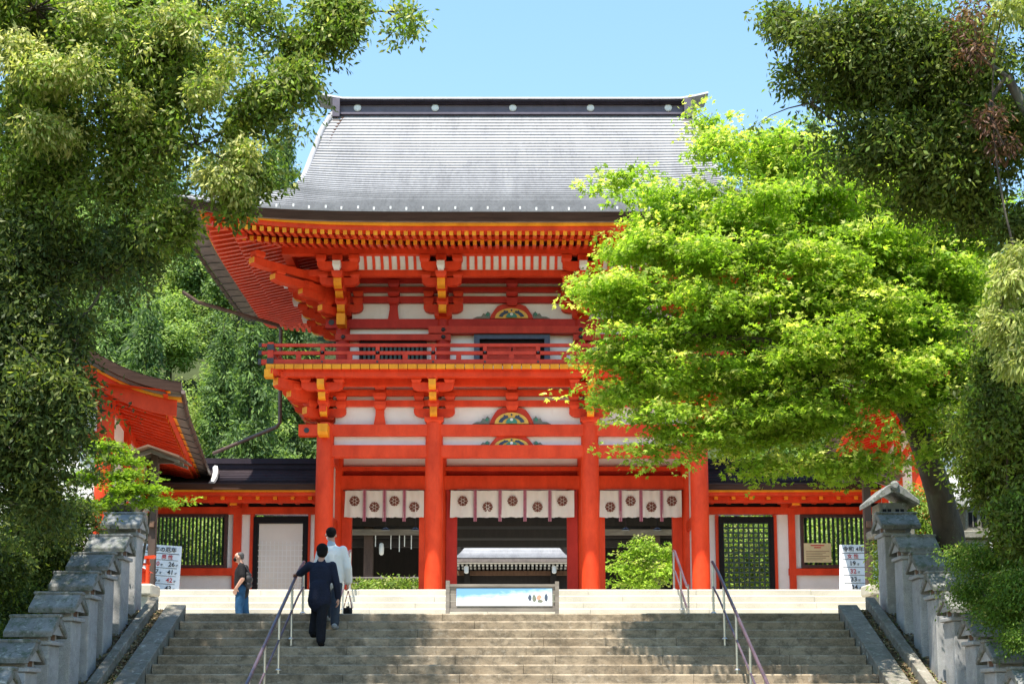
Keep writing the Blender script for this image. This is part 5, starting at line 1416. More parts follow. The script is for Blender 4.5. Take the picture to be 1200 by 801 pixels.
# --- person in a white jacket further up
def person_white():
    xc = X(389, 690, 22.4); root = empty('person', (xc, YC-1.6*TREAD, step_top(2))); tag(root, 'tall person in a white jacket climbing ahead with a camera in hand', 'person')
    lf = Vector((xc-.10, YC-.85*TREAD, step_top(1))); rf = Vector((xc+.085, YC-1.85*TREAD, step_top(2)))
    pelvis = Vector((xc, YC-1.35*TREAD, step_top(2)+.86)); chest = pelvis + Vector((-.01, .04, .36)); neck = chest + Vector((-.01, .02, .225)); head = neck + Vector((-.02, .03, .15))
    kneeL = lf + Vector((.01, .10, .43)); kneeR = rf + Vector((.0, .05, .44))
    hipL, hipR = pelvis + Vector((-.09, 0, -.02)), pelvis + Vector((.09, 0, -.02)); shL, shR = chest + Vector((-.185, .0, .115)), chest + Vector((.185, 0, .115))
    elbR = shR + Vector((.085, -.03, -.31)); wrR = elbR + Vector((.0, .10, -.24)); elbL = shL + Vector((-.07, .03, -.31)); wrL = elbL + Vector((.02, .14, -.2))
    b = MB(); cone(b, pelvis, chest, .12, .15, flat=.7, side=Vector((1,0,0))); cone(b, chest, neck, .11, .058); cone(b, neck, head, .056, .058)
    at = head_on(b, head, (-.35, 1, 0), 1.03)
    for a, c, d in ((hipL, kneeL, lf), (hipR, kneeR, rf)): cone(b, a, c, .08, .058); cone(b, c, d+Vector((0,0,.08)), .056, .04)
    for a, c, d in ((shL, elbL, wrL), (shR, elbR, wrR)): cone(b, a, c, .052, .042); cone(b, c, d, .042, .028)
    fingers(b, wrR, (.02, .2, -1), (-1, .1, 0), -1, 1.0); fingers(b, wrL, (.0, .3, -1), (1, .1, 0), 1, .6)
    fused(b, 'body', 'skin', root, .009, 4)
    w = Vector((1,0,0)); j = MB()
    cone(j, pelvis+Vector((0,-.01,-.06)), pelvis+Vector((0,0,.12)), .195, .185, 18, .75, w); cone(j, pelvis+Vector((0,0,.1)), chest, .185, .205, 18, .7, w); cone(j, shL+Vector((.06,0,-.02)), shR+Vector((-.06,0,-.02)), .075, .075)
    cone(j, chest+Vector((0,0,.06)), neck+Vector((0,0,-.05)), .16, .08, 16, .75, w)
    for a, c, d in ((shL, elbL, wrL), (shR, elbR, wrR)): cone(j, a, c, .072, .072); cone(j, c, d.lerp(c, .15), .072, .074)
    fused(j, 'jacket', 'robe_white', root, .012, 4)
    c = MB(); cone(c, neck+Vector((-.005,0,-.045)), neck+Vector((-.008,.008,.01)), .078, .066, 14); fused(c, 'collar', 'collar_blue', root, .01, 3)
    t = MB(); cone(t, hipL+Vector((.02,.02,0)), hipR+Vector((-.02,.02,0)), .10, .10)
    for a, c_, d in ((hipL, kneeL, lf), (hipR, kneeR, rf)): cone(t, a, c_, .10, .085); cone(t, c_, d+Vector((0,0,.10)), .085, .072)
    fused(t, 'trousers', 'trousers_grey', root, .013, 5)
    for d in (lf, rf): s = MB(); foot(s, d+Vector((0,-.06,0)), (.05, 1, 0), 1.05, .05); fused(s, 'shoe', 'shoe_grey', root, .01, 3)
    h = MB(); ball(h, head+Vector((.006, -.018, .045)), (.091, .098, .085), 16); ball(h, head+Vector((.01, -.055, -.0)), (.075, .05, .06), 12); fused(h, 'hair', 'hair_black', root, .01, 3)
    m = MB(); ball(m, at(.075, 0, -.045), (.06, .055, .05), 12); fused(m, 'face_mask', 'robe_white', root, .009, 2)
    # camera held by its strap
    hand = wrR + Vector((.0, .03, -.12)); k = empty('camera', hand+Vector((0,-.02,-.42))); tag(k, 'black camera dangling on a strap from the hand of the person in white', 'camera')
    cc = hand + Vector((.0, -.02, -.34))
    MB().box(cc.x-.075, cc.x+.075, cc.y-.03, cc.y+.03, cc.z-.05, cc.z+.05).build('camera_body', M['bag_black'], k, bevel=.012)
    MB().lathe([(.04,0),(.042,-.05),(.038,-.09)], (cc.x+.0, cc.y-.03, cc.z), 14, axis='Y').build('lens', M['hair_black'], k)
    bx('viewfinder', M['bag_black'], k, cc.x-.025, cc.x+.025, cc.y-.025, cc.y+.025, cc.z+.051, cc.z+.075)
    for s in (-1, 1): MB().tube([hand, hand+Vector((s*.035, -.01, -.15)), cc+Vector((s*.07, 0, .045))], .008, 6).build('strap', M['ribbon'], k)
person_white()
# --- person in a black T-shirt standing at the top, facing left
def person_black():
    y = 27.0; c0 = P(283, 700, y); zf_ = ZF; root = empty('person', (c0.x, y, zf_)); tag(root, 'person in black T-shirt and jeans with a shoulder bag at the stair top', 'person')
    top = Z(646.5, y); Hh = top - zf_; k = Hh/1.70
    x = c0.x
    def q(a, b, z): return Vector((x+a*k, y+b*k, zf_+z*k))
    pelvis, chest, neck, head = q(.0,0,.92), q(-.0,0,1.26), q(-.035,0,1.45), q(-.075,0,1.585)
    hipL, hipR = q(.0,-.09,.90), q(.01,.09,.90); knL, knR = q(-.03,-.09,.49), q(.06,.09,.48); ftL, ftR = q(.0,-.1,.0), q(.12,.1,.0)
    shF, shB = q(.015,-.185,1.365), q(.02,.185,1.365)
    elF, wrF = q(.06,-.25,1.09), q(-.075,-.22,.90); elB, wrB = q(.05,.25,1.09), q(-.08,.22,.9)
    b = MB(); cone(b, pelvis, chest, .13*k, .14*k, flat=.85, side=Vector((1,0,0))); cone(b, chest, neck, .11*k, .06*k); cone(b, neck, head, .058*k, .058*k)
    at = head_on(b, head, (-1, .02, 0), 1.02*k)
    for a, c, d in ((hipL, knL, ftL), (hipR, knR, ftR)): cone(b, a, c, .08, .055); cone(b, c, d+Vector((0,0,.08)), .055, .04)
    for a, c, d in ((shF, elF, wrF), (shB, elB, wrB)): cone(b, a, c, .052, .043); cone(b, c, d, .043, .03)
    fingers(b, wrF, (-.35, .25, -1), (0, 1, 0), 1, .5); fingers(b, wrB, (-.35, -.25, -1), (0, -1, 0), -1, .5)
    fused(b, 'body', 'skin', root, .009, 4); face_bits(at, root)
    s = MB(); cone(s, pelvis+Vector((0,0,-.08)), pelvis+Vector((0,0,.12)), .165*k, .165*k, 18, .95); cone(s, pelvis+Vector((0,0,.1)), chest, .168*k, .16*k, 18, 1.05); cone(s, shF+Vector((0,.04,-.03)), shB+Vector((0,-.04,-.03)), .085*k, .085*k)
    cone(s, chest+Vector((0,0,.06)), neck+Vector((0,0,-.05)), .14*k, .07*k)
    for a, c in ((shF, elF), (shB, elB)): cone(s, a, a.lerp(c, .72), .082*k, .078*k)
    fused(s, 't_shirt', 'shirt_black', root, .012, 4)
    t = MB(); cone(t, hipL+Vector((0,.03,0)), hipR+Vector((0,-.03,0)), .13*k, .13*k)
    for a, c, d in ((hipL, knL, ftL), (hipR, knR, ftR)): cone(t, a, c, .118*k, .09*k); cone(t, c, d+Vector((0,0,.1)), .09*k, .075*k)
    fused(t, 'jeans', 'jeans', root, .013, 4)
    for d in (ftL, ftR): f = MB(); foot(f, d+Vector((.05,0,0)), (-1, 0, 0), 1.0, .045); fused(f, 'shoe', 'bag_black', root, .01, 3)
    h = MB(); ball(h, head+Vector((.022, 0, .04)), (.088*k, .083*k, .075*k), 16); ball(h, head+Vector((.055, 0, .0)), (.05*k, .075*k, .055*k), 12); fused(h, 'hair', 'hair_grey', root, .01, 3)
    m = MB(); ball(m, at(.075, 0, -.045), (.055*k, .06*k, .05*k), 12); fused(m, 'face_mask', 'hair_black', root, .009, 2)
    g = empty('shoulder_bag', q(.17, -.1, .95)); tag(g, 'black shoulder bag on the back of the person in the black T-shirt', 'bag')
    bb = MB(); cone(bb, q(.16,-.12,.98), q(.14,.08,.98), .075*k, .075*k); cone(bb, q(.16,-.12,1.10), q(.14,.08,1.10), .085*k, .085*k); cone(bb, q(.14,-.10,1.2), q(.13,.06,1.2), .07*k, .07*k); fused(bb, 'bag_body', 'bag_black', g, .012, 4)
    MB().tube([q(.2,-.12,1.2), q(.1,-.165,1.36), q(-.02,-.1,1.45), q(-.15,.06,1.3), q(-.16,.12,1.15)], .018, 6).build('strap', M['bag_black'], g)
person_black()
# ------------------------------------------------------------------ trees and shrubs
def spray_noise(p, seed, f):
    r_ = np.random.default_rng(seed); v = np.zeros(len(p))
    for k in range(5):
        d = r_.normal(0, 1, 3)*f*(1+.5*k); v += np.sin(p @ d + r_.uniform(0, 6.28))/(1+.35*k)
    return v
def bez(a, b, bend, n=7):
    a, b = Vector(a), Vector(b); m = (a+b)/2 + Vector(bend)
    return [(a*(1-t)**2 + m*2*t*(1-t) + b*t*t) for t in np.linspace(0, 1, n)]
def make_crown(lobes, n_cl, per, cl_r, L, W, pal, young, young_p, mat, seed, flat=.5, shell=.5, gap=.0, gapf=1.3, lobes_n=1, droop=.3, horiz=.5, ragged=.2, jit=.5, njit=.45, vary=.25):
    """lobes: (centre, (rx,ry,rz)); leaves gathered in sprays through the outer part of every lobe"""
    g = np.random.default_rng(seed)
    wts = np.array([(r[0]*r[1]*r[2])**(.62) for c, r in lobes]); wts /= wts.sum()
    li = g.choice(len(lobes), n_cl, p=wts)
    C = np.array([tuple(lobes[i][0]) for i in li]); Rr = np.array([lobes[i][1] for i in li])
    d = unit(g.normal(0, 1, (n_cl, 3))); rad = (shell + (1-shell)*g.random(n_cl)**.7)[:, None]*(1+g.normal(0, ragged, (n_cl, 1)))
    cp = C + d*Rr*rad
    if gap is not None and gap > -9:
        nz = spray_noise(cp, seed+5, gapf); keep = nz > gap; cp, d, li, rad = cp[keep], d[keep], li[keep], rad[keep]
    n = len(cp)
    # spray frames: mostly level discs tipped outwards
    up = unit(np.array([0, 0, 1.0])*horiz + d*(1-horiz) + g.normal(0, .18, (n, 3)))
    a = unit(np.cross(up, g.normal(0, 1, (n, 3)))); b = np.cross(up, a)
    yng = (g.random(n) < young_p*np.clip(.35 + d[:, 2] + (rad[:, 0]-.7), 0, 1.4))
    clv = g.uniform(1-vary, 1+vary, n)
    idx = np.repeat(np.arange(n), per); N = len(idx)
    rr = np.sqrt(g.random(N)); th = g.uniform(0, 6.28, N); rc = cl_r*g.uniform(.7, 1.3, n)[idx]
    off = a[idx]*(rr*np.cos(th)*rc)[:, None] + b[idx]*(rr*np.sin(th)*rc)[:, None] + up[idx]*(g.normal(0, 1, N)*rc*flat*.5 - droop*rc*rr**2)[:, None]
    pos = cp[idx] + off
    ld = unit(off + g.normal(0, jit*cl_r, (N, 3))) + np.array([0, 0, -droop])
    ln = up[idx] + g.normal(0, njit, (N, 3))
    pal = np.array(pal); pc = pal[g.integers(0, len(pal), N)]
    yc = np.array(young); yc = yc[g.integers(0, len(yc), N)]
    my = (yng[idx] & (g.random(N) < .8))[:, None]
    col = np.where(my, yc, pc)*clv[idx][:, None]*g.uniform(.8, 1.2, (N, 1))
    sz = g.uniform(.5, 1.4, N)
    me = leaf_mesh('crown', pos, ld, ln, L*sz, W*sz, col, M[mat], lobes_n)
    return me, cp, li
def limbs(m, start, lobes, r0, seed, bend=.4):
    r_ = random.Random(seed)
    st = [Vector(q) for q in (start if isinstance(start, list) else [start])]
    T = np.array([tuple(c) for c, _ in lobes]); S = np.array([tuple(q) for q in st])
    D = np.linalg.norm(T[:, None, :]-S[None], axis=2); best = D.min(1); par = [(st[j], r0) for j in D.argmin(1)]
    alive = np.ones(len(T), bool)
    for _ in range(len(T)):
        i = int(np.where(alive, best, 1e9).argmin()); alive[i] = False
        t = Vector(T[i]); q, rq = par[i]; r1 = max(.35*r0, rq*.8); k = min(bend, .25*best[i])
        m.tube(bez(q, t, (r_.uniform(-k, k), r_.uniform(-k, k), r_.uniform(0, k))), [rq*.95+(r1*.8-rq*.95)*u/6 for u in range(7)], 7, cap=False)
        d = np.linalg.norm(T-T[i], axis=1); up_ = alive & (d < best)
        for j in np.nonzero(up_)[0]: best[j] = d[j]; par[j] = (t, r1*.85)
def twigs(m, lobes, cp, li, step, r0, seed):
    r_ = random.Random(seed)
    for k in range(0, len(cp), step):
        c = Vector(lobes[li[k]][0]); e = Vector(cp[k]); pts = bez(c.lerp(e, .05), e, (r_.uniform(-.15,.15), r_.uniform(-.15,.15), r_.uniform(-.05,.2)), 4)
        m.tube(pts, [r0, r0*.7, r0*.45, r0*.2], 4, cap=False)
def px_lobes(lst, ry=1.0):
    out = []
    for px, py, D, wx, wz in lst:
        c = P(px, py, D); k = D/FPX; out.append((c, (wx*k, max(.4, ry*(wx+wz)*.5*k), wz*k)))
    return out
def tree(name, label, cat, base, trunk_pts, trunk_r, lobes, crown_args, bark_m, step, limb_r, twig_r, limb_from=None, group=None):
    root = empty(name, base); tag(root, label, cat, group)
    me, cp, li = make_crown(lobes, **crown_args)
    inst(me, 'crown', root)
    m = MB(); m.tube(trunk_pts, trunk_r, 14, cap=False); m.build('trunk', M[bark_m], root, smooth=True)
    b = MB(); limbs(b, limb_from or list(trunk_pts[-3:]), lobes, limb_r, crown_args['seed']); twigs(b, lobes, cp, li, step, twig_r, crown_args['seed']); b.build('branches', M[bark_m], root, smooth=True)
    return root
DARK = [(.062,.098,.026),(.080,.12,.030),(.052,.082,.024),(.105,.14,.034),(.13,.155,.045)]
OLIVE = [(.13,.17,.030),(.17,.205,.038),(.10,.14,.028),(.21,.24,.055)]
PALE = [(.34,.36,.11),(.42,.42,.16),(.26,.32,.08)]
FRESH = [(.17,.26,.035),(.22,.32,.045),(.13,.21,.03)]
MAPLE = [(.245,.375,.036),(.30,.43,.046),(.19,.31,.030),(.35,.47,.06)]
MAPLE_Y = [(.55,.59,.13),(.62,.64,.20),(.49,.55,.10)]

# big oak on the left: upper airy branches and a dense dark skirt
oakL = px_lobes([(60,40,15.5,110,70),(190,60,15.2,95,75),(150,140,15.6,100,60),(290,30,15.5,70,45),(395,15,15.8,62,26),(300,120,15.4,60,50),(350,100,15.6,38,34),(230,170,15.4,70,50),(60,150,16,90,70),(290,205,15.3,52,34),(262,232,15.3,38,26),(120,230,15.8,80,55),(205,262,15.5,38,42),(40,10,15,90,50),(350,55,15.8,36,30),(452,14,15.9,36,20),(95,95,15.3,80,50),(240,100,15.2,60,45),(60,200,15.8,90,40),(140,190,15.7,70,40),(10,240,16,60,50),(-90,60,16.2,90,70),(-110,170,16.4,90,70),(-80,260,16.6,80,60),(-180,110,16.8,90,90),(430,22,15.8,48,24),(400,40,15.7,40,26),(462,24,15.9,34,18),(415,8,15.9,50,20)])
oakTop = [(Vector(c), r) for c, r in (((-7.0,17.6,12.6),(1.7,1.7,1.2)),((-5.4,18.2,12.9),(1.6,1.6,1.2)),((-4.1,18.6,13.2),(1.3,1.5,1.0)),((-3.4,17.2,13.4),(.8,1.0,.8)),((-6.2,19.4,12.4),(1.7,1.4,1.1)),((-4.9,16.8,13.8),(1.5,1.5,1)),((-8.2,16,12.6),(1.9,1.8,1.2)),((-7.9,18.6,12.2),(1.8,1.7,1.2)),((-8.6,14,11),(1.6,1.6,1.1)),((-7,20.6,12.4),(1.7,1.4,1.1)),((-6.6,18.4,11.8),(1.6,1.6,1.0)),((-5.2,17.4,12.0),(1.5,1.5,1.0)),((-5.8,20.4,11.6),(1.5,1.3,.9)))]
x0 = P(-150, 700, 16.5)
tree('oak_tree', 'tall evergreen oak with pale new leaves overhanging the stairs from the left', 'tree', (x0.x, 16.5, slope_z(16.5)),
     [Vector((x0.x, 16.5, -.2)), Vector((x0.x+.1, 16.4, 2.5)), P(-130, 430, 16.4), P(-105, 300, 16.4), P(-60, 190, 16.2)], [.40,.34,.28,.22,.14], oakL,
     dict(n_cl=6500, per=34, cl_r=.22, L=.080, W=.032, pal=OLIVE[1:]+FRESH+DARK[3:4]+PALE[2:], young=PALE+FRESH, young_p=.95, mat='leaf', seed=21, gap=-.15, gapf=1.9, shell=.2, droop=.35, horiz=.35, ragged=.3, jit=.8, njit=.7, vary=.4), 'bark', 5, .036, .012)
oakS = px_lobes([(40,300,16,95,60),(20,400,16,85,75),(70,470,15.6,55,70),(20,520,16,70,75),(85,380,15.8,45,70),(30,590,16.2,50,40),(120,330,15.8,45,45),(150,300,15.7,40,36),(-80,380,16.8,80,80),(-90,500,17,80,80),(-60,610,17.2,60,50)])
tree('oak_tree', 'dense dark evergreen tree filling the left edge of the picture', 'tree', (x0.x+.5, 17.4, slope_z(17.4)),
     [Vector((x0.x+.5, 17.4, 0)), P(-60, 560, 17.2), P(-20, 450, 17), P(25, 350, 16.6)], [.3,.26,.22,.16], oakS,
     dict(n_cl=3300, per=34, cl_r=.26, L=.085, W=.03, pal=DARK, young=OLIVE, young_p=.3, mat='leaf', seed=22, gap=-.9, gapf=1.8, shell=.3, droop=.35, horiz=.4, ragged=.3, jit=.9, njit=.8, vary=.45), 'bark', 6, .05, .012)
# its high crown over the stairs
me, cp, li = make_crown(oakTop, n_cl=3000, per=26, cl_r=.3, L=.13, W=.06, pal=OLIVE+DARK, young=FRESH, young_p=.3, mat='leaf', seed=28, gap=-.55, gapf=1.4, shell=.1, droop=.3, horiz=.6)
oak0 = [o for o in COL.objects if o.name == 'oak_tree'][0]
inst(me, 'upper_crown', oak0)
m = MB(); limbs(m, [P(-60, 190, 16.2), P(-40, 60, 16.2)], oakTop, .09, 28); m.tube([P(-60, 190, 16.2), P(-50, 100, 16.2), P(-40, 60, 16.2)], [.14,.12,.09], 8); m.build('upper_limbs', M['bark'], oak0, smooth=True)
# pale flower tufts on the sunlit side of the left oak
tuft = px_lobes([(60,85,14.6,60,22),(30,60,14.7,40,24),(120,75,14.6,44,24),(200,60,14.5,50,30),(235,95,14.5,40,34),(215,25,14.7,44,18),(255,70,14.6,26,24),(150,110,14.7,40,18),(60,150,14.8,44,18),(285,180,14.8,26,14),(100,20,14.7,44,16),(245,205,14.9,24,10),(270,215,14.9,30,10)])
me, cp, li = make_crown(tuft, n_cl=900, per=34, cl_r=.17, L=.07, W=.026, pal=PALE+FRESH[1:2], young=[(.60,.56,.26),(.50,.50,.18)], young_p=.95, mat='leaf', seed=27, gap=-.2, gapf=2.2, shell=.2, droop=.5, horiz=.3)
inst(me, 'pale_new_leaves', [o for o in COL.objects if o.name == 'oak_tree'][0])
# evergreen on the right, above the maple
oakR = px_lobes([(960,40,15.5,75,60),(1060,60,15.5,90,75),(1150,60,15.2,80,70),(950,120,15.8,55,42),(1030,170,15.8,80,55),(1120,170,15.6,80,55),(1190,150,15.2,60,70),(1195,265,15.6,36,44),(1140,235,16,56,40),(1080,225,16.2,40,26),(915,20,15.8,32,26),(1000,20,15.2,70,40),(1190,10,15.0,60,40),(930,85,15.9,28,22),(1270,60,16,90,80),(1290,190,16.2,90,80),(1280,310,16.6,70,60),(1370,120,16.8,80,90)])
oakR += px_lobes([(1010,90,16.2,90,60),(1110,110,16.2,90,70)])
xr_ = P(1260, 700, 16.5)
tree('oak_tree', 'dark evergreen oak overhanging the top right corner above the maple', 'tree', (xr_.x, 16.8, slope_z(16.8)),
     [Vector((xr_.x, 16.8, -.2)), P(1320, 450, 16.6), P(1310, 280, 16.4), P(1270, 120, 16.2)], [.4,.33,.26,.16], oakR,
     dict(n_cl=5500, per=34, cl_r=.23, L=.078, W=.031, pal=DARK[3:]+OLIVE+FRESH[2:], young=OLIVE+FRESH, young_p=.45, mat='leaf', seed=23, gap=-.45, gapf=1.9, shell=.2, droop=.35, horiz=.4, ragged=.3, jit=.9, njit=.8, vary=.45), 'bark', 5, .032, .011)
rust = px_lobes([(1135,22,14.6,22,14),(1140,60,14.6,12,18),(1160,140,14.7,16,14),(1175,170,14.7,18,14)])
tree('shrubby_tree', 'reddish young leaves on a branch at the top right edge', 'tree', (xr_.x-.2, 15.0, 0),
     [Vector((xr_.x-.2, 15, 0)), P(1270, 300, 14.9), P(1230, 180, 14.8), P(1180, 90, 14.7)], [.12,.1,.07,.05], rust,
     dict(n_cl=46, per=30, cl_r=.18, L=.07, W=.022, pal=[(.16,.075,.05),(.20,.10,.06),(.12,.06,.04)], young=[(.24,.14,.08)], young_p=.3, mat='leaf', seed=24, gap=None, shell=.2, droop=.5, horiz=.4), 'bark', 3, .03, .01)
pale_r = px_lobes([(1185,330,14.8,26,22),(1178,375,14.8,26,30),(1192,415,14.8,22,26),(1190,300,14.8,16,14),(1175,12,14.5,36,12)])
tree('shrubby_tree', 'pale yellow-green hanging sprays at the right edge of the picture', 'tree', (xr_.x+.4, 15.2, 0),
     [Vector((xr_.x+.4, 15.2, 0)), P(1290, 450, 15), P(1250, 300, 14.9), P(1215, 330, 14.8)], [.12,.1,.06,.03], pale_r,
     dict(n_cl=150, per=36, cl_r=.17, L=.085, W=.026, pal=[(.36,.40,.10),(.30,.36,.08),(.45,.46,.16)], young=PALE, young_p=.7, mat='leaf', seed=25, gap=None, shell=.2, droop=.8, horiz=.4), 'bark', 3, .03, .01)

# Japanese maple on the right
mp = [(735,205,21.5,36,13),(860,150,21.5,42,22),(830,175,21,38,18),(900,190,20.8,60,28),(770,250,20.8,58,26),(735,285,20.5,52,24),(820,300,20.2,70,28),(880,255,20.2,70,30),(960,220,20.5,75,36),(730,340,20.4,56,24),(760,380,20.2,70,28),(715,365,20.6,42,18),(850,360,19.8,80,30),(940,310,19.8,85,36),(1030,280,20.2,75,40),(735,420,20.5,52,22),(800,440,20.2,75,26),(880,430,19.8,85,30),(960,400,19.6,90,36),(1040,370,19.9,75,40),(720,455,20.7,32,14),(790,490,20.3,50,18),(860,505,20.2,70,22),(930,490,20,75,28),(1000,470,20,70,34),(1060,440,20.2,60,36),(1010,540,20.4,55,26),(950,545,20.4,55,18),(880,545,20.4,44,12),(790,520,20.4,34,12),(1100,330,20.6,50,40),(1090,240,20.9,50,36),(1080,500,20.8,40,30),(790,535,20.3,20,9),(1130,420,20.8,40,50)]
mbig = px_lobes(mp, 1.15) + px_lobes([(850,290,20.9,115,75),(950,370,20.7,120,100),(800,410,21,90,60),(1040,330,21,90,110),(900,470,20.9,110,50),(1010,250,21.2,80,60),(1090,290,21.3,60,70),(1060,400,21,70,80),(920,175,21.4,60,26),(990,185,21.6,60,36),(1060,200,21.6,60,40),(1120,260,21.4,50,60),(1125,350,21.2,45,60),(1110,450,21.2,40,50)], .6)
mr = random.Random(5); maple = []
mw = [r[0]*r[2] for c, r in mbig]
for k in range(600):
    c, r = mr.choices(mbig, mw)[0]
    d = Vector((mr.gauss(0,1), mr.gauss(0,1), mr.gauss(0,1))).normalized()*mr.uniform(.25, 1.0)
    q = mr.uniform(.38, .85)
    maple.append((c + Vector((d.x*r[0], d.y*r[1], d.z*r[2])), (q, q, q*mr.uniform(.16, .30))))
mb = P(1118, 690, 22.2)
tpts = [Vector((mb.x+.1, 22.3, ZC-.2)), P(1112, 625, 22.2), P(1100, 575, 22.0), P(1085, 530, 21.7), P(1068, 490, 21.3)]
tree('maple_tree', 'bright green Japanese maple spreading in front of the right side of the gate', 'tree', (mb.x, 22.3, ZC-.1),
     tpts, [.30,.25,.22,.2,.17], maple,
     dict(n_cl=10500, per=20, cl_r=.19, L=.070, W=.031, pal=MAPLE, young=MAPLE_Y, young_p=.55, mat='leaf_maple', seed=26, gap=None, shell=.1, droop=.3, horiz=.78, flat=.3, lobes_n=3, ragged=.3), 'bark', 7, .022, .007,
     limb_from=[tpts[-1]])
mbr = MB()
for pts, r in (([tpts[-1], P(1040, 450, 21), P(1000, 430, 20.6), P(940, 385, 20.2), P(880, 330, 20.2), P(850, 250, 20.4)], [.17,.14,.12,.09,.06,.03]), ([tpts[-1], P(1082, 410, 21.1), P(1090, 360, 21), P(1075, 330, 20.9), P(1050, 250, 20.8)], [.15,.12,.1,.08,.04]),
               ([P(1000, 430, 20.6), P(960, 440, 20.3), P(900, 400, 20.1), P(800, 390, 20.2)], [.1,.08,.06,.03]), ([P(1082, 410, 21.1), P(1110, 350, 21), P(1120, 290, 20.9)], [.09,.06,.04])): mbr.tube(pts, r, 8, cap=False)
mbr.build('main_limbs', M['bark'], [o for o in COL.objects if o.name.startswith('maple_tree')][0], smooth=True)

# smaller plants
def shrub(name, label, lst, D0, zb, args, bark_m='bark', group=None, ry=1.0):
    lobes = px_lobes(lst, ry); c = lobes[0][0]; root = empty(name, (c.x, c.y, zb)); tag(root, label, 'shrub' if 'maple' not in name else 'tree', group)
    me, cp, li = make_crown(lobes, **args); inst(me, 'foliage', root)
    m = MB()
    for k in range(3): m.tube(bez((c.x+.05*k, c.y, zb), lobes[k % len(lobes)][0], (.1*(k-1), 0, .1), 5), [.05,.04,.03,.02,.012], 6, cap=False)
    limbs(m, Vector((c.x, c.y, (zb+c.z)/2)), lobes, .025, args['seed'], .15); twigs(m, lobes, cp, li, 6, .007, args['seed'])
    m.build('stems', M[bark_m], root, smooth=True)
shrub('young_maple', 'small bright green maple sapling reaching out by the left stone lantern', [(150,556,24.4,44,6),(110,590,24.4,30,9),(178,586,24.4,36,5),(135,538,24.5,36,5),(160,572,24.3,40,5),(100,560,24.5,24,8),(120,522,24.5,28,5)], 24, ZF,
      dict(n_cl=300, per=24, cl_r=.19, L=.06, W=.026, pal=[(.16,.26,.02),(.20,.31,.025),(.26,.36,.03)], young=MAPLE, young_p=.4, mat='leaf_maple', seed=31, gap=None, shell=.1, droop=.2, horiz=.88, flat=.25, lobes_n=3))
EVG = dict(per=30, cl_r=.2, L=.07, W=.03, pal=DARK+OLIVE[:2], young=OLIVE+FRESH, young_p=.3, mat='leaf', gap=None, shell=.3, droop=.3, horiz=.5)
shrub('evergreen_shrub', 'dark clipped shrubs behind the left row of lantern posts', [(45,630,21.5,45,34),(5,660,20,40,34),(85,606,22.3,34,28),(40,600,20.5,46,36),(70,650,22.2,40,30),(40,690,21.5,42,32),(10,725,20.5,42,36),(-8,765,19.7,34,34)], 20, 1.2, dict(EVG, n_cl=1700, seed=32, jit=.9, njit=.8, vary=.45))
shrub('evergreen_shrub', 'glossy evergreen bush above the right row of lantern posts', [(1165,545,19,46,50),(1180,480,18,50,60),(1185,370,18.6,34,40),(1250,480,18.4,60,70),(1260,600,18,60,60),(1192,610,17.5,34,40),(1140,510,19.5,34,34),(1175,420,18,36,46)], 19, 1.5, dict(EVG, n_cl=2900, seed=33, L=.08, W=.034, young_p=.5, pal=OLIVE+FRESH+DARK[3:], jit=.8, njit=.7, vary=.4, ragged=.3))
shrub('azalea_shrub', 'feathery light green bush spilling over the right lantern posts', [(1170,655,18.6,44,22),(1150,690,18.6,38,22),(1180,715,17.6,32,24),(1195,690,17.2,30,30),(1135,650,19.6,30,16),(1198,745,17,18,14)], 18, 1.0, dict(EVG, n_cl=1100, seed=34, L=.05, W=.02, pal=[(.11,.20,.03),(.15,.25,.035),(.08,.15,.025)], young=FRESH+PALE[:1], young_p=.45, horiz=.75, flat=.35))
shrub('leafy_shrub', 'sunlit light green bush between the right stone lantern and the maple trunk', [(1070,590,25.8,20,26),(1032,655,25.5,10,34),(1082,620,25.6,22,30)], 25, ZF, dict(EVG, n_cl=230, seed=35, pal=FRESH, young=PALE, young_p=.4))
# vegetation behind the buildings
GR = dict(per=24, cl_r=.4, L=.16, W=.075, pal=FRESH+OLIVE, young=FRESH+PALE, young_p=.45, mat='leaf_far', gap=None, shell=.3, droop=.25, horiz=.6)
for k, (px, py, D, w, h, lab) in enumerate(((215,640,52,75,45,'green bushes behind the barred window of the left cloister wing'), (875,645,51,50,60,'sunlit green bush behind the green lattice door'), (985,645,52,60,50,'green bushes behind the barred window of the right cloister wing'), (455,690,53,60,9,'low clipped hedge seen through the left bay of the gate'))):
    shrub('garden_bush', lab, [(px,py,D,w,h),(px-w*.5,py+h*.3,D+.5,w*.6,h*.7),(px+w*.5,py+h*.2,D-.5,w*.6,h*.8)], D, ZP-.1, dict(GR, n_cl=420, seed=41+k))
shrub('court_maple', 'pale green maple in the court seen through the right bay of the gate', [(755,650,53,30,12),(735,665,52.8,26,11),(775,668,52.6,28,12),(750,683,52.6,30,10),(785,648,53.3,22,11),(725,680,53,20,9),(760,636,53,26,9)], 53, ZP,
      dict(GR, n_cl=190, seed=46, cl_r=.34, L=.11, W=.05, lobes_n=3, pal=MAPLE, young=MAPLE_Y+PALE, young_p=.6, horiz=.88, flat=.25, shell=.1))

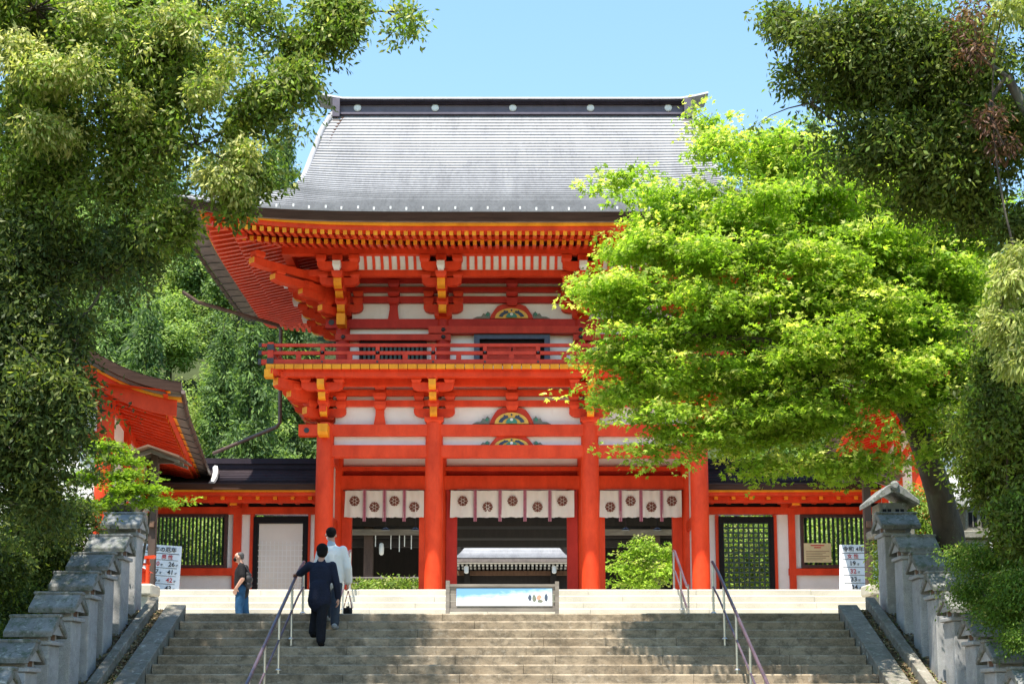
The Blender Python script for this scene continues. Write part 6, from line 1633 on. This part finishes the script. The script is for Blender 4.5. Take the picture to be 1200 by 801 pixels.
# wooded hillside: a handful of tree forms, copied as individuals
def proto_broad(seed, pal, young, yp):
    r_ = random.Random(seed); lobes = []
    for k in range(15):
        a = r_.uniform(0, 6.28); h = r_.uniform(.28, .95); rad = (1-abs(h-.5)*1.25)*2.3*r_.uniform(.5, 1)
        lobes.append((Vector((math.cos(a)*rad, math.sin(a)*rad, h*9)), (r_.uniform(1.1, 1.8), r_.uniform(1.1, 1.8), r_.uniform(.8, 1.3))))
    me, cp, li = make_crown(lobes, n_cl=520, per=34, cl_r=.5, L=.24, W=.12, pal=pal, young=young, young_p=yp, mat='leaf_far', seed=seed, gap=None, shell=.5, droop=.3, horiz=.5, flat=.6)
    m = MB(); m.tube([(0,0,-1.5),(0.05,0,2),(0,.1,5),(.1,0,8)], [.28,.24,.16,.06], 8, cap=False); limbs(m, Vector((0,0,3)), lobes, .09, seed); 
    return me, m.mesh('trunk', M['bark'], smooth=True)
def proto_cedar(seed, pal, young):
    r_ = random.Random(seed); lobes = []
    for k in range(26):
        h = .16 + .82*k/25; rad = (1.02-h)*2.5; a = k*2.4
        lobes.append((Vector((math.cos(a)*rad*.55, math.sin(a)*rad*.55, h*15)), (rad*.62+.25, rad*.62+.25, .75)))
    me, cp, li = make_crown(lobes, n_cl=600, per=34, cl_r=.45, L=.28, W=.09, pal=pal, young=young, young_p=.35, mat='leaf_far', seed=seed, gap=None, shell=.5, droop=.6, horiz=.35, flat=.6)
    m = MB(); m.tube([(0,0,-1.5),(0,0,5),(0,0,10),(0,0,14.6)], [.3,.24,.15,.03], 8, cap=False)
    return me, m.mesh('trunk', M['bark'], smooth=True)
FARG = [(.19,.29,.075),(.23,.33,.085),(.15,.24,.06)]
FARD = [(.09,.15,.05),(.115,.18,.06),(.07,.12,.04)]
FARL = [(.32,.42,.12),(.28,.38,.10),(.37,.46,.14)]
PRO = [proto_broad(51, FARG, FARL, .5) + ('round mid-green broadleaf tree on the hillside behind the halls',), proto_broad(52, FARL, PALE[:1]+FARL, .5) + ('light fresh-green broadleaf tree on the hillside behind the halls',), proto_broad(53, FARG+FARD, FARL, .3) + ('deep green broadleaf tree on the hillside behind the halls',),
       proto_cedar(54, FARD+FARG[:1], FARG) + ('dark tall cedar on the hillside behind the halls',), proto_cedar(55, FARG+FARD[:1], FARL[:2]) + ('mid-green tall cedar on the hillside behind the halls',)]
def plant(k, x, y, sc, rz):
    cm, tm, lab = PRO[k]; z = terrain(x, y)-.3
    root = empty('hillside_tree', (x, y, z)); tag(root, lab, 'tree', 'trees on the wooded hillside')
    Mx = Matrix.Translation((x, y, z)) @ Matrix.Rotation(rz, 4, 'Z') @ Matrix.Diagonal((sc, sc, sc*(1+.15*math.sin(x)), 1))
    inst(cm, 'crown', root, Mx); inst(tm, 'trunk', root, Mx)
r_ = random.Random(77)
spots = []
for Yt in (50, 55, 61, 67, 73, 80, 88, 97, 107, 118):
    for px in (list(range(-60, 420, 62)) + list(range(800, 1330, 85))):
        p = px + r_.uniform(-26, 26); x = X(p, 600, Yt); y = Yt + r_.uniform(-2.5, 2.5)
        if Yt < 86 and (abs(x) < 11): continue
        spots.append((x, y))
for x, y in spots:
    far = (y-48)/70
    k = r_.choice((3, 4, 4, 0, 1, 2)) if y > 58 else r_.choice((0, 1, 2, 1))
    plant(k, x, y, (.62 if y < 58 else .8)*(1 + .45*far)*r_.uniform(.85, 1.15), r_.uniform(0, 6.28))
